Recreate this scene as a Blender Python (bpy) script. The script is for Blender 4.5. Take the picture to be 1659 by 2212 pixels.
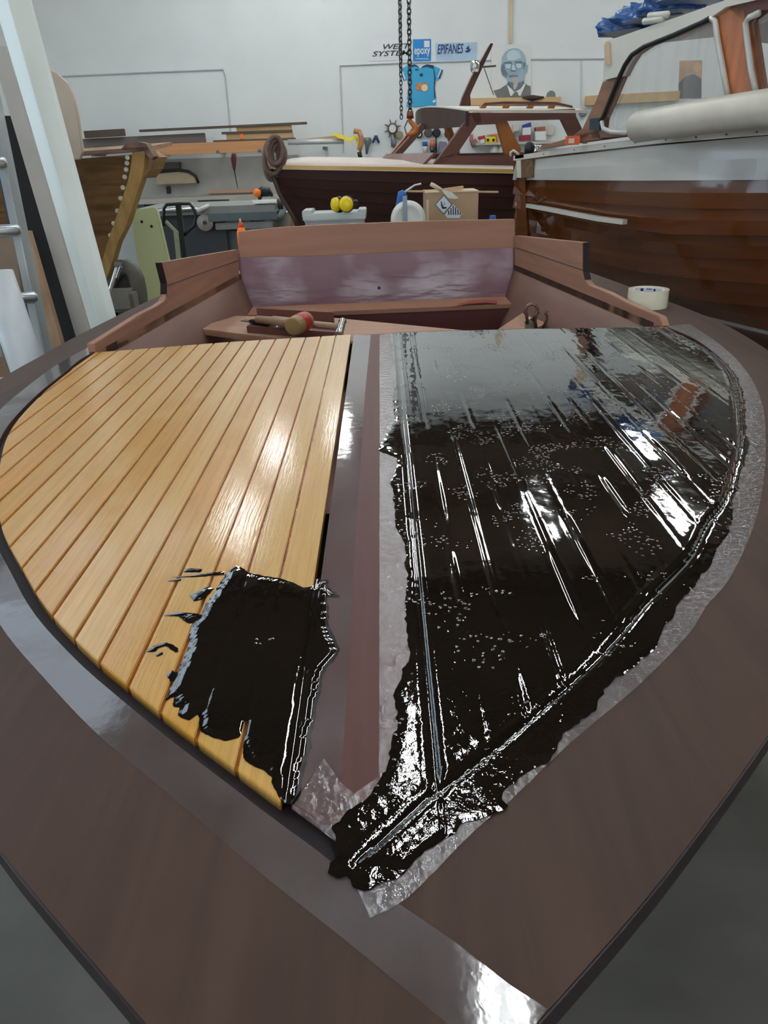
import bpy, bmesh, math, random
import numpy as np
from mathutils import Vector, Matrix
random.seed(7); rng = np.random.default_rng(7)
scene = bpy.context.scene
for o in list(bpy.data.objects): bpy.data.objects.remove(o)
COL = scene.collection

# ---------------------------------------------------------------- camera
FPX, CX, CY, ZC = 1600.0, 829.5, 1106.0, 1.5
PITCH, ROLL, YAW = math.radians(26), math.radians(2), math.radians(0.5)
def _rz(v, a):
    c, s = math.cos(a), math.sin(a); return Vector((c*v[0]-s*v[1], s*v[0]+c*v[1], v[2]))
_F = Vector((0, math.cos(PITCH), -math.sin(PITCH))); _U0 = Vector((0, math.sin(PITCH), math.cos(PITCH))); _R0 = Vector((1, 0, 0))
_R = math.cos(ROLL)*_R0 - math.sin(ROLL)*_U0; _U = math.sin(ROLL)*_R0 + math.cos(ROLL)*_U0
_R, _U, _F = [_rz(v, YAW) for v in (_R, _U, _F)]
CAM = Vector((0, 0, ZC))
cd = bpy.data.cameras.new('camera'); co = bpy.data.objects.new('camera', cd); COL.objects.link(co)
cd.sensor_fit = 'VERTICAL'; cd.sensor_height = 24.0; cd.lens = FPX*24.0/2212.0; cd.clip_start = 0.01; cd.clip_end = 100
co.matrix_world = Matrix(((_R.x, _U.x, -_F.x, 0), (_R.y, _U.y, -_F.y, 0), (_R.z, _U.z, -_F.z, ZC), (0, 0, 0, 1)))
scene.camera = co

# ---------------------------------------------------------------- world, view
w = bpy.data.worlds.new('world'); scene.world = w; w.use_nodes = True
w.node_tree.nodes['Background'].inputs[0].default_value = (0.72, 0.85, 1.0, 1)
w.node_tree.nodes['Background'].inputs[1].default_value = 1.0      # daylight outside the shed windows
vs = scene.view_settings
vs.view_transform = 'Standard'; vs.look = 'None'; vs.gamma = 1.0; vs.use_curve_mapping = False
vs.exposure = 0.22
TUBE_POWER = 40.0        # emission of the fluorescent tubes
DOOR_POWER = 130.0       # daylight through the glazed door behind the camera
SKY_POWER = 26.0        # daylight through the roof panel at left
DAY_POWER = 30.0        # daylight entering each shed window (W)

# ---------------------------------------------------------------- pixel rays
def ray(px, py):
    px, py = float(px), float(py); return (px-CX)/FPX*_R - (py-CY)/FPX*_U + _F
def at(px, py, Y):
    d = ray(px, py); return CAM + d*(Y/d.y)
def atz(px, py, z):
    d = ray(px, py); return CAM + d*((z-ZC)/d.z)
def onp(px, py, p0, n):
    d = ray(px, py); n = Vector(n); return CAM + d*((Vector(p0)-CAM).dot(n)/d.dot(n))
def online(px, py, a, b):
    """vertical plane through plan points a, b"""
    t = Vector((b[0]-a[0], b[1]-a[1])); return onp(px, py, (a[0], a[1], 0), (-t.y, t.x, 0))
def oncurt(px, py, plan):
    """vertical curtain standing on the plan polyline"""
    d = ray(px, py); best = None; m = len(plan)-1
    for i in range(m):
        a, b = plan[i], plan[i+1]; ex, ey = b[0]-a[0], b[1]-a[1]
        det = d.x*(-ey) + ex*d.y
        if abs(det) < 1e-9: continue
        t = (a[0]*(-ey) + ex*a[1])/det
        s = (d.x*a[1] - d.y*a[0])/det
        lo = -0.6 if i == 0 else 0; hi = 9 if i == m-1 else 1
        if lo <= s <= hi and t > 0:
            p = CAM + d*t
            if best is None or t < best[0]: best = (t, p)
    if best is None: return at(px, py, plan[0][1])
    return best[1]

# ---------------------------------------------------------------- materials
MATS = {}
def nd(nt, t, **kw):
    n = nt.nodes.new(t)
    for k, v in kw.items(): setattr(n, k, v)
    return n
def mat(name, col, rough=0.5, metal=0.0, var=0.12, scale=8.0, bump=0.0, bscale=60.0, coat=0.0, crough=0.08, stretch=None,
        col2=None, spec=0.5, emit=0.0, objcol=False, trans=0.0, alpha=1.0, ior=1.45, rvar=0.0, distort=0.0, detail=4.0):
    """procedural Principled material: noise tone variation, optional stretched grain, bump, clear coat"""
    if name in MATS: return MATS[name]
    m = bpy.data.materials.new(name); m.use_nodes = True; nt = m.node_tree; b = nt.nodes['Principled BSDF']; L = nt.links.new
    tc = nd(nt, 'ShaderNodeTexCoord'); mp = nd(nt, 'ShaderNodeMapping'); L(tc.outputs['Object'], mp.inputs['Vector'])
    if stretch: mp.inputs['Scale'].default_value = stretch
    nz = nd(nt, 'ShaderNodeTexNoise'); nz.inputs['Scale'].default_value = scale; nz.inputs['Detail'].default_value = detail
    nz.inputs['Distortion'].default_value = distort
    L(mp.outputs[0], nz.inputs['Vector'])
    rp = nd(nt, 'ShaderNodeValToRGB'); e = rp.color_ramp.elements
    c2 = col2 if col2 else tuple(min(1, c*(1+var)) for c in col)
    c1 = col if col2 else tuple(c*(1-var) for c in col)
    e[0].position = 0.32; e[1].position = 0.68
    e[0].color = (*c1, 1); e[1].color = (*c2, 1)
    L(nz.outputs[0], rp.inputs[0]); src = rp.outputs[0]
    if objcol:
        oi = nd(nt, 'ShaderNodeObjectInfo'); mx = nd(nt, 'ShaderNodeMix', data_type='RGBA', blend_type='MULTIPLY')
        mx.inputs[0].default_value = 1; L(src, mx.inputs[6]); L(oi.outputs['Color'], mx.inputs[7]); src = mx.outputs[2]
    L(src, b.inputs['Base Color'])
    b.inputs['Roughness'].default_value = rough; b.inputs['Metallic'].default_value = metal
    b.inputs['Specular IOR Level'].default_value = spec; b.inputs['IOR'].default_value = ior
    b.inputs['Coat Weight'].default_value = coat; b.inputs['Coat Roughness'].default_value = crough
    b.inputs['Transmission Weight'].default_value = trans; b.inputs['Alpha'].default_value = alpha
    if emit: L(src, b.inputs['Emission Color']); b.inputs['Emission Strength'].default_value = emit
    if rvar:
        mr = nd(nt, 'ShaderNodeMapRange'); mr.inputs[3].default_value = max(0.02, rough-rvar); mr.inputs[4].default_value = rough+rvar
        n3 = nd(nt, 'ShaderNodeTexNoise'); n3.inputs['Scale'].default_value = 9; L(tc.outputs['Object'], n3.inputs['Vector'])
        L(n3.outputs[0], mr.inputs[0]); L(mr.outputs[0], b.inputs['Roughness'])
    if bump:
        bp = nd(nt, 'ShaderNodeBump'); bp.inputs['Strength'].default_value = bump; bp.inputs['Distance'].default_value = 0.004
        n2 = nd(nt, 'ShaderNodeTexNoise'); n2.inputs['Scale'].default_value = bscale; n2.inputs['Detail'].default_value = 3
        L(mp.outputs[0], n2.inputs['Vector']); L(n2.outputs[0], bp.inputs['Height']); L(bp.outputs[0], b.inputs['Normal'])
        if coat: L(bp.outputs[0], b.inputs['Coat Normal'])
    MATS[name] = m; return m
def srgb(r, g, b):
    f = lambda c: (c/255)/12.92 if c <= 10 else ((c/255+0.055)/1.055)**2.4
    return (f(r), f(g), f(b))

# ---------------------------------------------------------------- mesh builder
class MB:
    def __init__(s): s.v = []; s.f = []
    def add(s, vs, fs):
        o = len(s.v); s.v += [tuple(v) for v in vs]; s.f += [tuple(i+o for i in f) for f in fs]; return s
    def box(s, c, d, rot=None, taper=1.0):
        c = Vector(c); hx, hy, hz = d[0]/2, d[1]/2, d[2]/2; vs = []
        for z in (-1, 1):
            k = 1.0 if z < 0 else taper
            for x, y in ((-1, -1), (1, -1), (1, 1), (-1, 1)):
                p = Vector((x*hx*k, y*hy*k, z*hz))
                if rot is not None: p = rot @ p
                vs.append(c+p)
        return s.add(vs, [(3, 2, 1, 0), (4, 5, 6, 7), (0, 1, 5, 4), (1, 2, 6, 5), (2, 3, 7, 6), (3, 0, 4, 7)])
    def bar(s, a, b, wd, th, up=(0, 0, 1)):
        a, b = Vector(a), Vector(b); d = (b-a); ln = d.length; d.normalize(); u = Vector(up)
        x = d.cross(u)
        if x.length < 1e-5: x = d.cross(Vector((1, 0, 0)))
        x.normalize(); y = x.cross(d)
        return s.box((a+b)/2, (wd, ln, th), Matrix((x, d, y)).transposed())
    def tube(s, pts, r, n=10, cap=True):
        pts = [Vector(p) for p in pts]; m = len(pts); rs = r if isinstance(r, (list, tuple)) else [r]*m
        vs = []; prev = None
        for i, p in enumerate(pts):
            t = (pts[min(i+1, m-1)]-pts[max(i-1, 0)]).normalized()
            if prev is None:
                x = t.cross(Vector((0, 0, 1)))
                if x.length < 1e-3: x = t.cross(Vector((1, 0, 0)))
            else: x = prev - t*prev.dot(t)
            x.normalize(); prev = x; y = t.cross(x)
            for k in range(n):
                a = 2*math.pi*k/n; vs.append(p + (x*math.cos(a)+y*math.sin(a))*rs[i])
        fs = [(i*n+k, i*n+(k+1) % n, (i+1)*n+(k+1) % n, (i+1)*n+k) for i in range(m-1) for k in range(n)]
        if cap: fs += [tuple(range(n-1, -1, -1)), tuple(range((m-1)*n, m*n))]
        return s.add(vs, fs)
    def lathe(s, prof, c, ax=(0, 0, 1), n=20):
        ax = Vector(ax).normalized(); x = ax.cross(Vector((0, 0, 1)))
        if x.length < 1e-3: x = Vector((1, 0, 0))
        x.normalize(); y = ax.cross(x); c = Vector(c); vs = []
        for r, h in prof:
            for k in range(n):
                a = 2*math.pi*k/n; vs.append(c+ax*h+(x*math.cos(a)+y*math.sin(a))*max(r, 1e-4))
        m = len(prof)
        fs = [(i*n+k, i*n+(k+1) % n, (i+1)*n+(k+1) % n, (i+1)*n+k) for i in range(m-1) for k in range(n)]
        fs += [tuple(range(n-1, -1, -1)), tuple(range((m-1)*n, m*n))]
        return s.add(vs, fs)
    def prism(s, poly, off):
        """planar polygon (3D points) extruded by vector off"""
        poly = [Vector(p) for p in poly]; off = Vector(off); n = len(poly)
        vs = poly+[p+off for p in poly]
        fs = [tuple(range(n-1, -1, -1)), tuple(range(n, 2*n))] + [(i, (i+1) % n, n+(i+1) % n, n+i) for i in range(n)]
        return s.add(vs, fs)
    def grid(s, rows, close=False):
        """list of rows of 3D points -> quad sheet"""
        n = len(rows[0]); m = len(rows); vs = [p for r in rows for p in r]
        fs = [(i*n+k, i*n+k+1, (i+1)*n+k+1, (i+1)*n+k) for i in range(m-1) for k in range(n-1)]
        if close: fs += [(i*n+n-1, i*n, (i+1)*n, (i+1)*n+n-1) for i in range(m-1)]
        return s.add(vs, fs)
    def slab(s, rows, off):
        """quad sheet with thickness along off"""
        off = Vector(off); n = len(rows[0]); m = len(rows)
        top = [Vector(p) for r in rows for p in r]; vs = top+[p+off for p in top]; N = n*m; fs = []
        for i in range(m-1):
            for k in range(n-1):
                a, b, c, d = i*n+k, i*n+k+1, (i+1)*n+k+1, (i+1)*n+k
                fs += [(a, b, c, d), (N+d, N+c, N+b, N+a)]
        bd = [k for k in range(n)]+[i*n+n-1 for i in range(1, m)]+[(m-1)*n+k for k in range(n-2, -1, -1)]+[i*n for i in range(m-2, 0, -1)]
        for i in range(len(bd)):
            a, b = bd[i], bd[(i+1) % len(bd)]; fs.append((b, a, N+a, N+b))
        return s.add(vs, fs)
def root_loc(o):
    p = Vector((0, 0, 0))
    while o is not None: p += o.location; o = o.parent
    return p
def thing(name, label, cat, loc, group=None):
    o = bpy.data.objects.new(name, None); COL.objects.link(o); o.location = loc; o.empty_display_size = 0.05
    tag(o, label, cat, group); return o
def tag(o, label=None, cat=None, group=None, kind=None):
    if label: o['label'] = label
    if cat: o['category'] = cat
    if group: o['group'] = group
    if kind: o['kind'] = kind
    return o
def obj(name, mb, m, parent=None, smooth=False, bevel=0.0, sub=0, label=None, kind=None, recalc=True):
    """one mesh object; verts are given in world space and re-based on the parent (or on the mesh's own base)"""
    me = bpy.data.meshes.new(name); me.from_pydata(mb.v, [], mb.f)
    if recalc or bevel:
        bm = bmesh.new(); bm.from_mesh(me); bmesh.ops.recalc_face_normals(bm, faces=bm.faces)
        if bevel:
            es = [e for e in bm.edges if len(e.link_faces) == 2 and e.calc_face_angle(0) > 0.5]
            bmesh.ops.bevel(bm, geom=es, offset=bevel, segments=2, affect='EDGES', clamp_overlap=True)
        bm.to_mesh(me); bm.free()
    o = bpy.data.objects.new(name, me); COL.objects.link(o)
    if parent is not None:
        me.transform(Matrix.Translation(-root_loc(parent))); o.parent = parent
    else:
        xs = [v.co for v in me.vertices]
        c = Vector((sum(v.x for v in xs)/len(xs), sum(v.y for v in xs)/len(xs), min(v.z for v in xs)))
        me.transform(Matrix.Translation(-c)); o.location = c
    me.materials.append(m)
    if smooth:
        for p in me.polygons: p.use_smooth = True
    if sub:
        md = o.modifiers.new('sub', 'SUBSURF'); md.levels = sub; md.render_levels = sub
    if label: o['label'] = label
    if kind: o['kind'] = kind
    return o
def single(name, mb, m, label, cat, group=None, **kw):
    return tag(obj(name, mb, m, None, **kw), label, cat, group)
def struct(name, mb, m, label=None, **kw):
    return tag(obj(name, mb, m, None, **kw), label, None, None, 'structure')
def text_mb(txt, c, right, up, height, width=None, depth=0.002, shear=0.0, bold=0.0):
    """lettering as mesh, centred on c in the plane (right, up)"""
    cu = bpy.data.curves.new('t', 'FONT'); cu.body = txt; cu.align_x = 'CENTER'; cu.align_y = 'CENTER'; cu.extrude = 0.01; cu.shear = shear; cu.offset = bold
    cu.resolution_u = 3
    o = bpy.data.objects.new('t', cu); COL.objects.link(o); dg = bpy.context.evaluated_depsgraph_get(); dg.update()
    me = bpy.data.meshes.new_from_object(o.evaluated_get(dg)); vs = [v.co.copy() for v in me.vertices]; fs = [tuple(p.vertices) for p in me.polygons]
    bpy.data.objects.remove(o); bpy.data.curves.remove(cu); bpy.data.meshes.remove(me)
    x0 = min(v.x for v in vs); x1 = max(v.x for v in vs); y0 = min(v.y for v in vs); y1 = max(v.y for v in vs)
    sy = height/(y1-y0); sx = (width/(x1-x0)) if width else sy
    right, up = Vector(right), Vector(up); n = right.cross(up)
    mb = MB(); mb.add([Vector(c)+right*((v.x-(x0+x1)/2)*sx)+up*((v.y-(y0+y1)/2)*sy)+n*(v.z/0.01*depth/2) for v in vs], fs); return mb
def lerp(a, b, t): return a+(b-a)*t
def smooth_poly(pts, n):
    """Catmull-Rom resampling by arc length"""
    P = [np.array(p, float) for p in pts]; P = [2*P[0]-P[1]]+P+[2*P[-1]-P[-2]]; out = []
    for i in range(1, len(P)-2):
        for t in np.linspace(0, 1, 16, endpoint=False):
            a, b, c, d = P[i-1:i+3]
            out.append(0.5*((2*b)+(c-a)*t+(2*a-5*b+4*c-d)*t*t+(3*b-a-3*c+d)*t**3))
    out.append(P[-2]); out = np.array(out); s = np.concatenate([[0], np.cumsum(np.linalg.norm(np.diff(out, axis=0), axis=1))])
    q = np.linspace(0, s[-1], n); return np.stack([np.interp(q, s, out[:, k]) for k in range(out.shape[1])], 1)

# ---------------------------------------------------------------- room
WY = 12.0; XL, XR, YB, HC = -5.6, 6.5, -4.5, 4.85
m_wall = mat('white_wall_paint', srgb(226, 229, 226), 0.75, var=0.03, scale=1.5, bump=0.05, bscale=30)
m_floor = mat('grey_concrete', srgb(98, 97, 90), 0.55, var=0.25, scale=2.2, bump=0.1, bscale=25, rvar=0.12)
m_ceil = mat('brown_ceiling_board', srgb(92, 70, 50), 0.8, var=0.25, scale=1.2, stretch=(0.3, 3, 1))
m_beam = mat('dark_roof_timber', srgb(70, 50, 36), 0.75, var=0.2, scale=4, stretch=(1, 8, 8))
m_frame = mat('grey_window_frame', srgb(190, 192, 190), 0.5, var=0.05)
struct('floor', MB().box((0.45, 3.75, -0.05), (12.4, 16.8, 0.1)), m_floor)
struct('wall_back', MB().box((0.45, WY+0.08, HC/2), (12.4, 0.16, HC)), m_wall)
struct('wall_right', MB().box((XR+0.08, 3.75, HC/2), (0.16, 16.5, HC)), m_wall)
struct('wall_front', MB().box((0.45, YB-0.08, HC/2), (12.4, 0.16, HC)), m_wall)
WIN = [(1.2, 3.4), (4.4, 6.6)]           # windows in the left wall (y range), sill and head below
SILL, HEAD = 1.1, 3.3
mb = MB(); ys = [YB]+[v for wn in WIN for v in wn]+[WY]
mb.box((XL-0.08, 3.75, SILL/2), (0.16, 16.5, SILL)); mb.box((XL-0.08, 3.75, (HEAD+HC)/2), (0.16, 16.5, HC-HEAD))
for i in range(0, len(ys), 2): mb.box((XL-0.08, (ys[i]+ys[i+1])/2, (SILL+HEAD)/2), (0.16, ys[i+1]-ys[i], HEAD-SILL))
struct('wall_left', mb, m_wall)
m_pane = mat('window_glass', (0.9, 0.95, 1.0), 0.02, var=0.01, trans=1.0, ior=1.01)
for i, (a, b) in enumerate(WIN):
    mb = MB()
    for y in (a+0.03, (a+b)/2, b-0.03): mb.box((XL-0.08, y, (SILL+HEAD)/2), (0.07, 0.06, HEAD-SILL))
    for z in (SILL+0.03, (SILL+HEAD)/2, HEAD-0.03): mb.box((XL-0.08, (a+b)/2, z), (0.07, b-a, 0.06))
    wo = struct('window_%d' % (i+1), mb, m_frame)
    obj('pane', MB().box((XL-0.08, (a+b)/2, (SILL+HEAD)/2), (0.006, b-a-0.02, HEAD-SILL-0.02)), m_pane, wo)
    la = bpy.data.lights.new('daylight', 'AREA'); la.shape = 'RECTANGLE'; la.size = HEAD-SILL; la.size_y = b-a; la.energy = DAY_POWER; la.color = (0.62, 0.82, 1.0)
    lo = bpy.data.objects.new('daylight', la); COL.objects.link(lo); lo.location = (XL+0.02, (a+b)/2, (SILL+HEAD)/2)
    lo.rotation_euler = (0, -math.pi/2, 0)
# glazed shed door behind the photographer
mb = MB(); DX0, DX1, DH = -1.8, 1.8, 2.9
for x in np.linspace(DX0, DX1, 5): mb.box((x, YB+0.02, DH/2), (0.08, 0.06, DH))
for z in (0.04, 1.0, 2.0, DH-0.04): mb.box((0, YB+0.02, z), (DX1-DX0, 0.06, 0.08))
wo = struct('door_1', mb, m_frame)
la = bpy.data.lights.new('daylight', 'AREA'); la.shape = 'RECTANGLE'; la.size = DX1-DX0; la.size_y = 1.9; la.energy = DOOR_POWER; la.color = (0.86, 0.93, 1.0)
lo = bpy.data.objects.new('daylight', la); COL.objects.link(lo); lo.location = (0, YB+0.06, 1.95); lo.rotation_euler = (math.pi/2, 0, 0)
SK = (-4.3, -2.3, 3.2, 8.6)               # daylight panel in the left roof slope
mb = MB()
for x0, x1, y0, y1 in ((-5.75, SK[0], -4.65, 12.15), (SK[1], 6.65, -4.65, 12.15), (SK[0], SK[1], -4.65, SK[2]), (SK[0], SK[1], SK[3], 12.15)):
    mb.box(((x0+x1)/2, (y0+y1)/2, HC+0.05), (x1-x0, y1-y0, 0.1))
struct('ceiling', mb, m_ceil)
mb = MB()
for y in np.linspace(SK[2], SK[3], 5): mb.box(((SK[0]+SK[1])/2, y, HC+0.05), (SK[1]-SK[0], 0.05, 0.1))
wo = struct('window_3', mb, m_frame)
obj('pane', MB().box(((SK[0]+SK[1])/2, (SK[2]+SK[3])/2, HC+0.09), (SK[1]-SK[0], SK[3]-SK[2], 0.006)), m_pane, wo)
la = bpy.data.lights.new('daylight', 'AREA'); la.shape = 'RECTANGLE'; la.size = SK[1]-SK[0]; la.size_y = SK[3]-SK[2]; la.energy = SKY_POWER; la.color = (0.72, 0.87, 1.0)
lo = bpy.data.objects.new('daylight', la); COL.objects.link(lo); lo.location = ((SK[0]+SK[1])/2, (SK[2]+SK[3])/2, HC-0.21)
for i, y in enumerate((-2.5, -0.2, 2.1, 4.4, 6.7, 9.0, 11.2)):
    struct('trim_%d' % (i+1), MB().box(((XL+XR)/2, y, HC-0.1), (XR-XL, 0.11, 0.2)), m_beam)
# pale joint lines / conduit on the back wall
m_cond = mat('painted_conduit', srgb(196, 198, 196), 0.5, var=0.04)
def conduit(idx, pts, r=0.011):
    struct('trim_%d' % idx, MB().tube([at(x, y, WY-0.012) for x, y in pts], r, 6), m_cond)
conduit(8, [(130, 165), (300, 157), (482, 150), (488, 165), (500, 300)])
conduit(9, [(742, 330), (734, 142), (860, 136), (1060, 130)])
conduit(10, [(1146, 128), (1256, 127), (1318, 126)]); conduit(11, [(1256, 127), (1254, 260)], 0.006)

m_tube = bpy.data.materials.new('lit_fluorescent_tube'); m_tube.use_nodes = True
_b = m_tube.node_tree.nodes['Principled BSDF']; _b.inputs['Emission Color'].default_value = (0.93, 0.98, 1.0, 1); _b.inputs['Emission Strength'].default_value = TUBE_POWER
_b.inputs['Base Color'].default_value = (0.9, 0.9, 0.9, 1)
m_hous = mat('white_enamel_housing', (0.8, 0.8, 0.78), 0.4, var=0.03)
LAMPS = [(0.5, 2.45, 'over the bow planks'), (0.08, 4.1, 'over the cockpit'), (0.08, 7.0, 'ahead in line with the king plank'), (0.08, 8.6, 'further ahead in line with the king plank'), (1.75, 7.7, 'above the cabin of the dark launch'), (3.35, 7.6, 'above the bow of the varnished boat'),
         (3.6, 10.0, 'near the back wall at right'), (-1.75, 7.8, 'above the table saw'), (-1.6, 10.0, 'near the back wall above the lumber rack'), (2.6, 3.4, 'above the varnished boat cabin'),
         (-0.7, 10.7, 'left of the shirt, added to brighten the upper back wall'), (-2.4, 2.2, 'left of the unfinished boat'), (-1.2, -1.2, 'behind the bow on the left'), (1.6, -1.2, 'behind the bow on the right'), (5.2, 8.6, 'by the right wall')]  # lamp left of the shirt is an added one, brightening the upper back wall
def lamp(x, y, words):
    zz = HC-0.34
    t = thing('ceiling_light', 'twin tube fluorescent ceiling light hanging '+words, 'light', (x, y, zz), 'fluorescent lights under the roof')
    obj('housing', MB().box((x, y, zz+0.05), (0.24, 1.3, 0.07), taper=0.7), m_hous, t)
    for s in (-1, 1):
        obj('tube', MB().tube([(x+s*0.065, y-0.61, zz-0.01), (x+s*0.065, y+0.61, zz-0.01)], 0.019, 8), m_tube, t, smooth=True)
        obj('suspension_wire', MB().tube([(x, y+s*0.5, zz+0.08), (x, y+s*0.5, HC)], 0.004, 5), m_hous, t)
for q in LAMPS: lamp(*q)

# ================================================================ the boat in the foreground
DZ = 1.08                                  # deck level
def pl(pts, z=DZ): return [tuple(atz(x, y, z)[:2]) for x, y in pts]
m_mah = mat('bare_mahogany', srgb(75, 54, 44), 0.55, var=0.16, scale=4, stretch=(9, 0.9, 1), bump=0.05, bscale=90, spec=0.35, distort=0.6)
m_king = mat('bare_red_mahogany', srgb(96, 58, 53), 0.5, var=0.1, scale=5, stretch=(14, 0.8, 1), spec=0.35)
m_mah2 = mat('sanded_mahogany', srgb(164, 122, 100), 0.5, var=0.12, scale=4, stretch=(0.8, 0.8, 12), spec=0.35, distort=0.4)
m_mah3 = mat('inner_hull_plywood', srgb(128, 98, 86), 0.55, var=0.1, scale=3, stretch=(1, 1, 7), spec=0.3)
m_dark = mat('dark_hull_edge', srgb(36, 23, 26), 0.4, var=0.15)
m_hull = mat('dark_hull_mahogany', srgb(70, 40, 34), 0.3, var=0.2, scale=3, stretch=(0.6, 0.6, 9), coat=0.3)
m_purp = mat('lacquered_purple_mahogany', srgb(116, 76, 86), 0.45, var=0.08, scale=3, stretch=(1, 1, 4), bump=0.7, bscale=5, coat=0.4, crough=0.2)
def patchy_coat(m, lo, hi):
    nt = m.node_tree; n = nd(nt, 'ShaderNodeTexNoise'); n.inputs['Scale'].default_value = 3.5; n.inputs['Detail'].default_value = 4
    tc = nd(nt, 'ShaderNodeTexCoord'); nt.links.new(tc.outputs['Object'], n.inputs['Vector']); mr = nd(nt, 'ShaderNodeMapRange'); mr.inputs[1].default_value = 0.46; mr.inputs[2].default_value = 0.66; mr.inputs[3].default_value = lo; mr.inputs[4].default_value = hi
    nt.links.new(n.outputs[0], mr.inputs[0]); nt.links.new(mr.outputs[0], nt.nodes['Principled BSDF'].inputs['Coat Weight'])
patchy_coat(m_purp, 0.05, 0.75)
m_seam = mat('amber_seam_resin', srgb(166, 100, 42), 0.12, var=0.3, scale=30, bump=0.3, bscale=120)
m_gap = mat('dark_margin_seam', srgb(36, 24, 30), 0.65, var=0.3, scale=30)
# resin-wetted pine planks: grain, cross figure, tone per plank
def pine_mat():
    m = bpy.data.materials.new('resin_coated_pine'); m.use_nodes = True; nt = m.node_tree; L = nt.links.new; b = nt.nodes['Principled BSDF']
    tc = nd(nt, 'ShaderNodeTexCoord'); oi = nd(nt, 'ShaderNodeObjectInfo')
    off = nd(nt, 'ShaderNodeVectorMath', operation='MULTIPLY_ADD'); off.inputs[1].default_value = (1, 1, 1)
    cmb = nd(nt, 'ShaderNodeCombineXYZ'); mul = nd(nt, 'ShaderNodeMath', operation='MULTIPLY'); mul.inputs[1].default_value = 37
    L(oi.outputs['Random'], mul.inputs[0]); L(mul.outputs[0], cmb.inputs[0]); L(mul.outputs[0], cmb.inputs[1])
    L(tc.outputs['Object'], off.inputs[0]); L(cmb.outputs[0], off.inputs[2])
    def noise(sc, scale, detail=3, dist=0.0):
        mp = nd(nt, 'ShaderNodeMapping'); mp.inputs['Scale'].default_value = sc; L(off.outputs[0], mp.inputs[0])
        n = nd(nt, 'ShaderNodeTexNoise'); n.inputs['Scale'].default_value = scale; n.inputs['Detail'].default_value = detail; n.inputs['Distortion'].default_value = dist
        L(mp.outputs[0], n.inputs['Vector']); return n.outputs[0]
    grain = noise((150, 3.2, 1), 1.0, 2, 0.7); figure = noise((3, 7, 1), 1.0, 3, 1.2)
    mp = nd(nt, 'ShaderNodeMapping'); mp.inputs['Scale'].default_value = (1.0, 0.05, 1); L(off.outputs[0], mp.inputs[0])
    wv = nd(nt, 'ShaderNodeTexWave', wave_type='BANDS', bands_direction='X'); wv.inputs['Scale'].default_value = 55; wv.inputs['Distortion'].default_value = 9
    wv.inputs['Detail'].default_value = 2; wv.inputs['Detail Scale'].default_value = 4; L(mp.outputs[0], wv.inputs['Vector'])
    r1 = nd(nt, 'ShaderNodeValToRGB'); r1.color_ramp.elements[0].color = (*srgb(220, 170, 86), 1); r1.color_ramp.elements[1].color = (*srgb(230, 186, 106), 1)
    r1.color_ramp.elements[0].position = 0.3; r1.color_ramp.elements[1].position = 0.65; L(grain, r1.inputs[0])
    mx = nd(nt, 'ShaderNodeMix', data_type='RGBA', blend_type='MULTIPLY'); mx.inputs[0].default_value = 0.16; L(r1.outputs[0], mx.inputs[6])
    r3 = nd(nt, 'ShaderNodeValToRGB'); r3.color_ramp.elements[0].color = (0.62, 0.42, 0.22, 1); r3.color_ramp.elements[0].position = 0.0; r3.color_ramp.elements[1].position = 0.45; L(wv.outputs[0], r3.inputs[0]); L(r3.outputs[0], mx.inputs[7])
    m2 = nd(nt, 'ShaderNodeMix', data_type='RGBA', blend_type='MULTIPLY'); m2.inputs[0].default_value = 1; L(mx.outputs[2], m2.inputs[6])
    # the obj colour carries the plank's own tone; alpha of the figure grows with it
    m3 = nd(nt, 'ShaderNodeMix', data_type='RGBA'); m3.inputs[6].default_value = (1, 1, 1, 1); L(oi.outputs['Color'], m3.inputs[7])
    r2 = nd(nt, 'ShaderNodeMapRange'); r2.inputs[1].default_value = 0.3; r2.inputs[2].default_value = 0.62; r2.inputs[3].default_value = 0.5; r2.inputs[4].default_value = 1.3; L(figure, r2.inputs[0])
    L(r2.outputs[0], m3.inputs[0]); L(m3.outputs[2], m2.inputs[7]); L(m2.outputs[2], b.inputs['Base Color'])
    b.inputs['Roughness'].default_value = 0.32; b.inputs['Coat Weight'].default_value = 0.6; b.inputs['Coat Roughness'].default_value = 0.12
    bp = nd(nt, 'ShaderNodeBump'); bp.inputs['Strength'].default_value = 0.022; bp.inputs['Distance'].default_value = 0.003; L(wv.outputs[0], bp.inputs['Height'])
    n5 = noise((18, 7, 1), 1.0, 2); bp2 = nd(nt, 'ShaderNodeBump'); bp2.inputs['Strength'].default_value = 0.06; bp2.inputs['Distance'].default_value = 0.004
    L(n5, bp2.inputs['Height']); L(bp.outputs[0], bp2.inputs['Normal']); L(bp2.outputs[0], b.inputs['Normal']); L(bp2.outputs[0], b.inputs['Coat Normal'])
    return m
m_pine = pine_mat()
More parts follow.
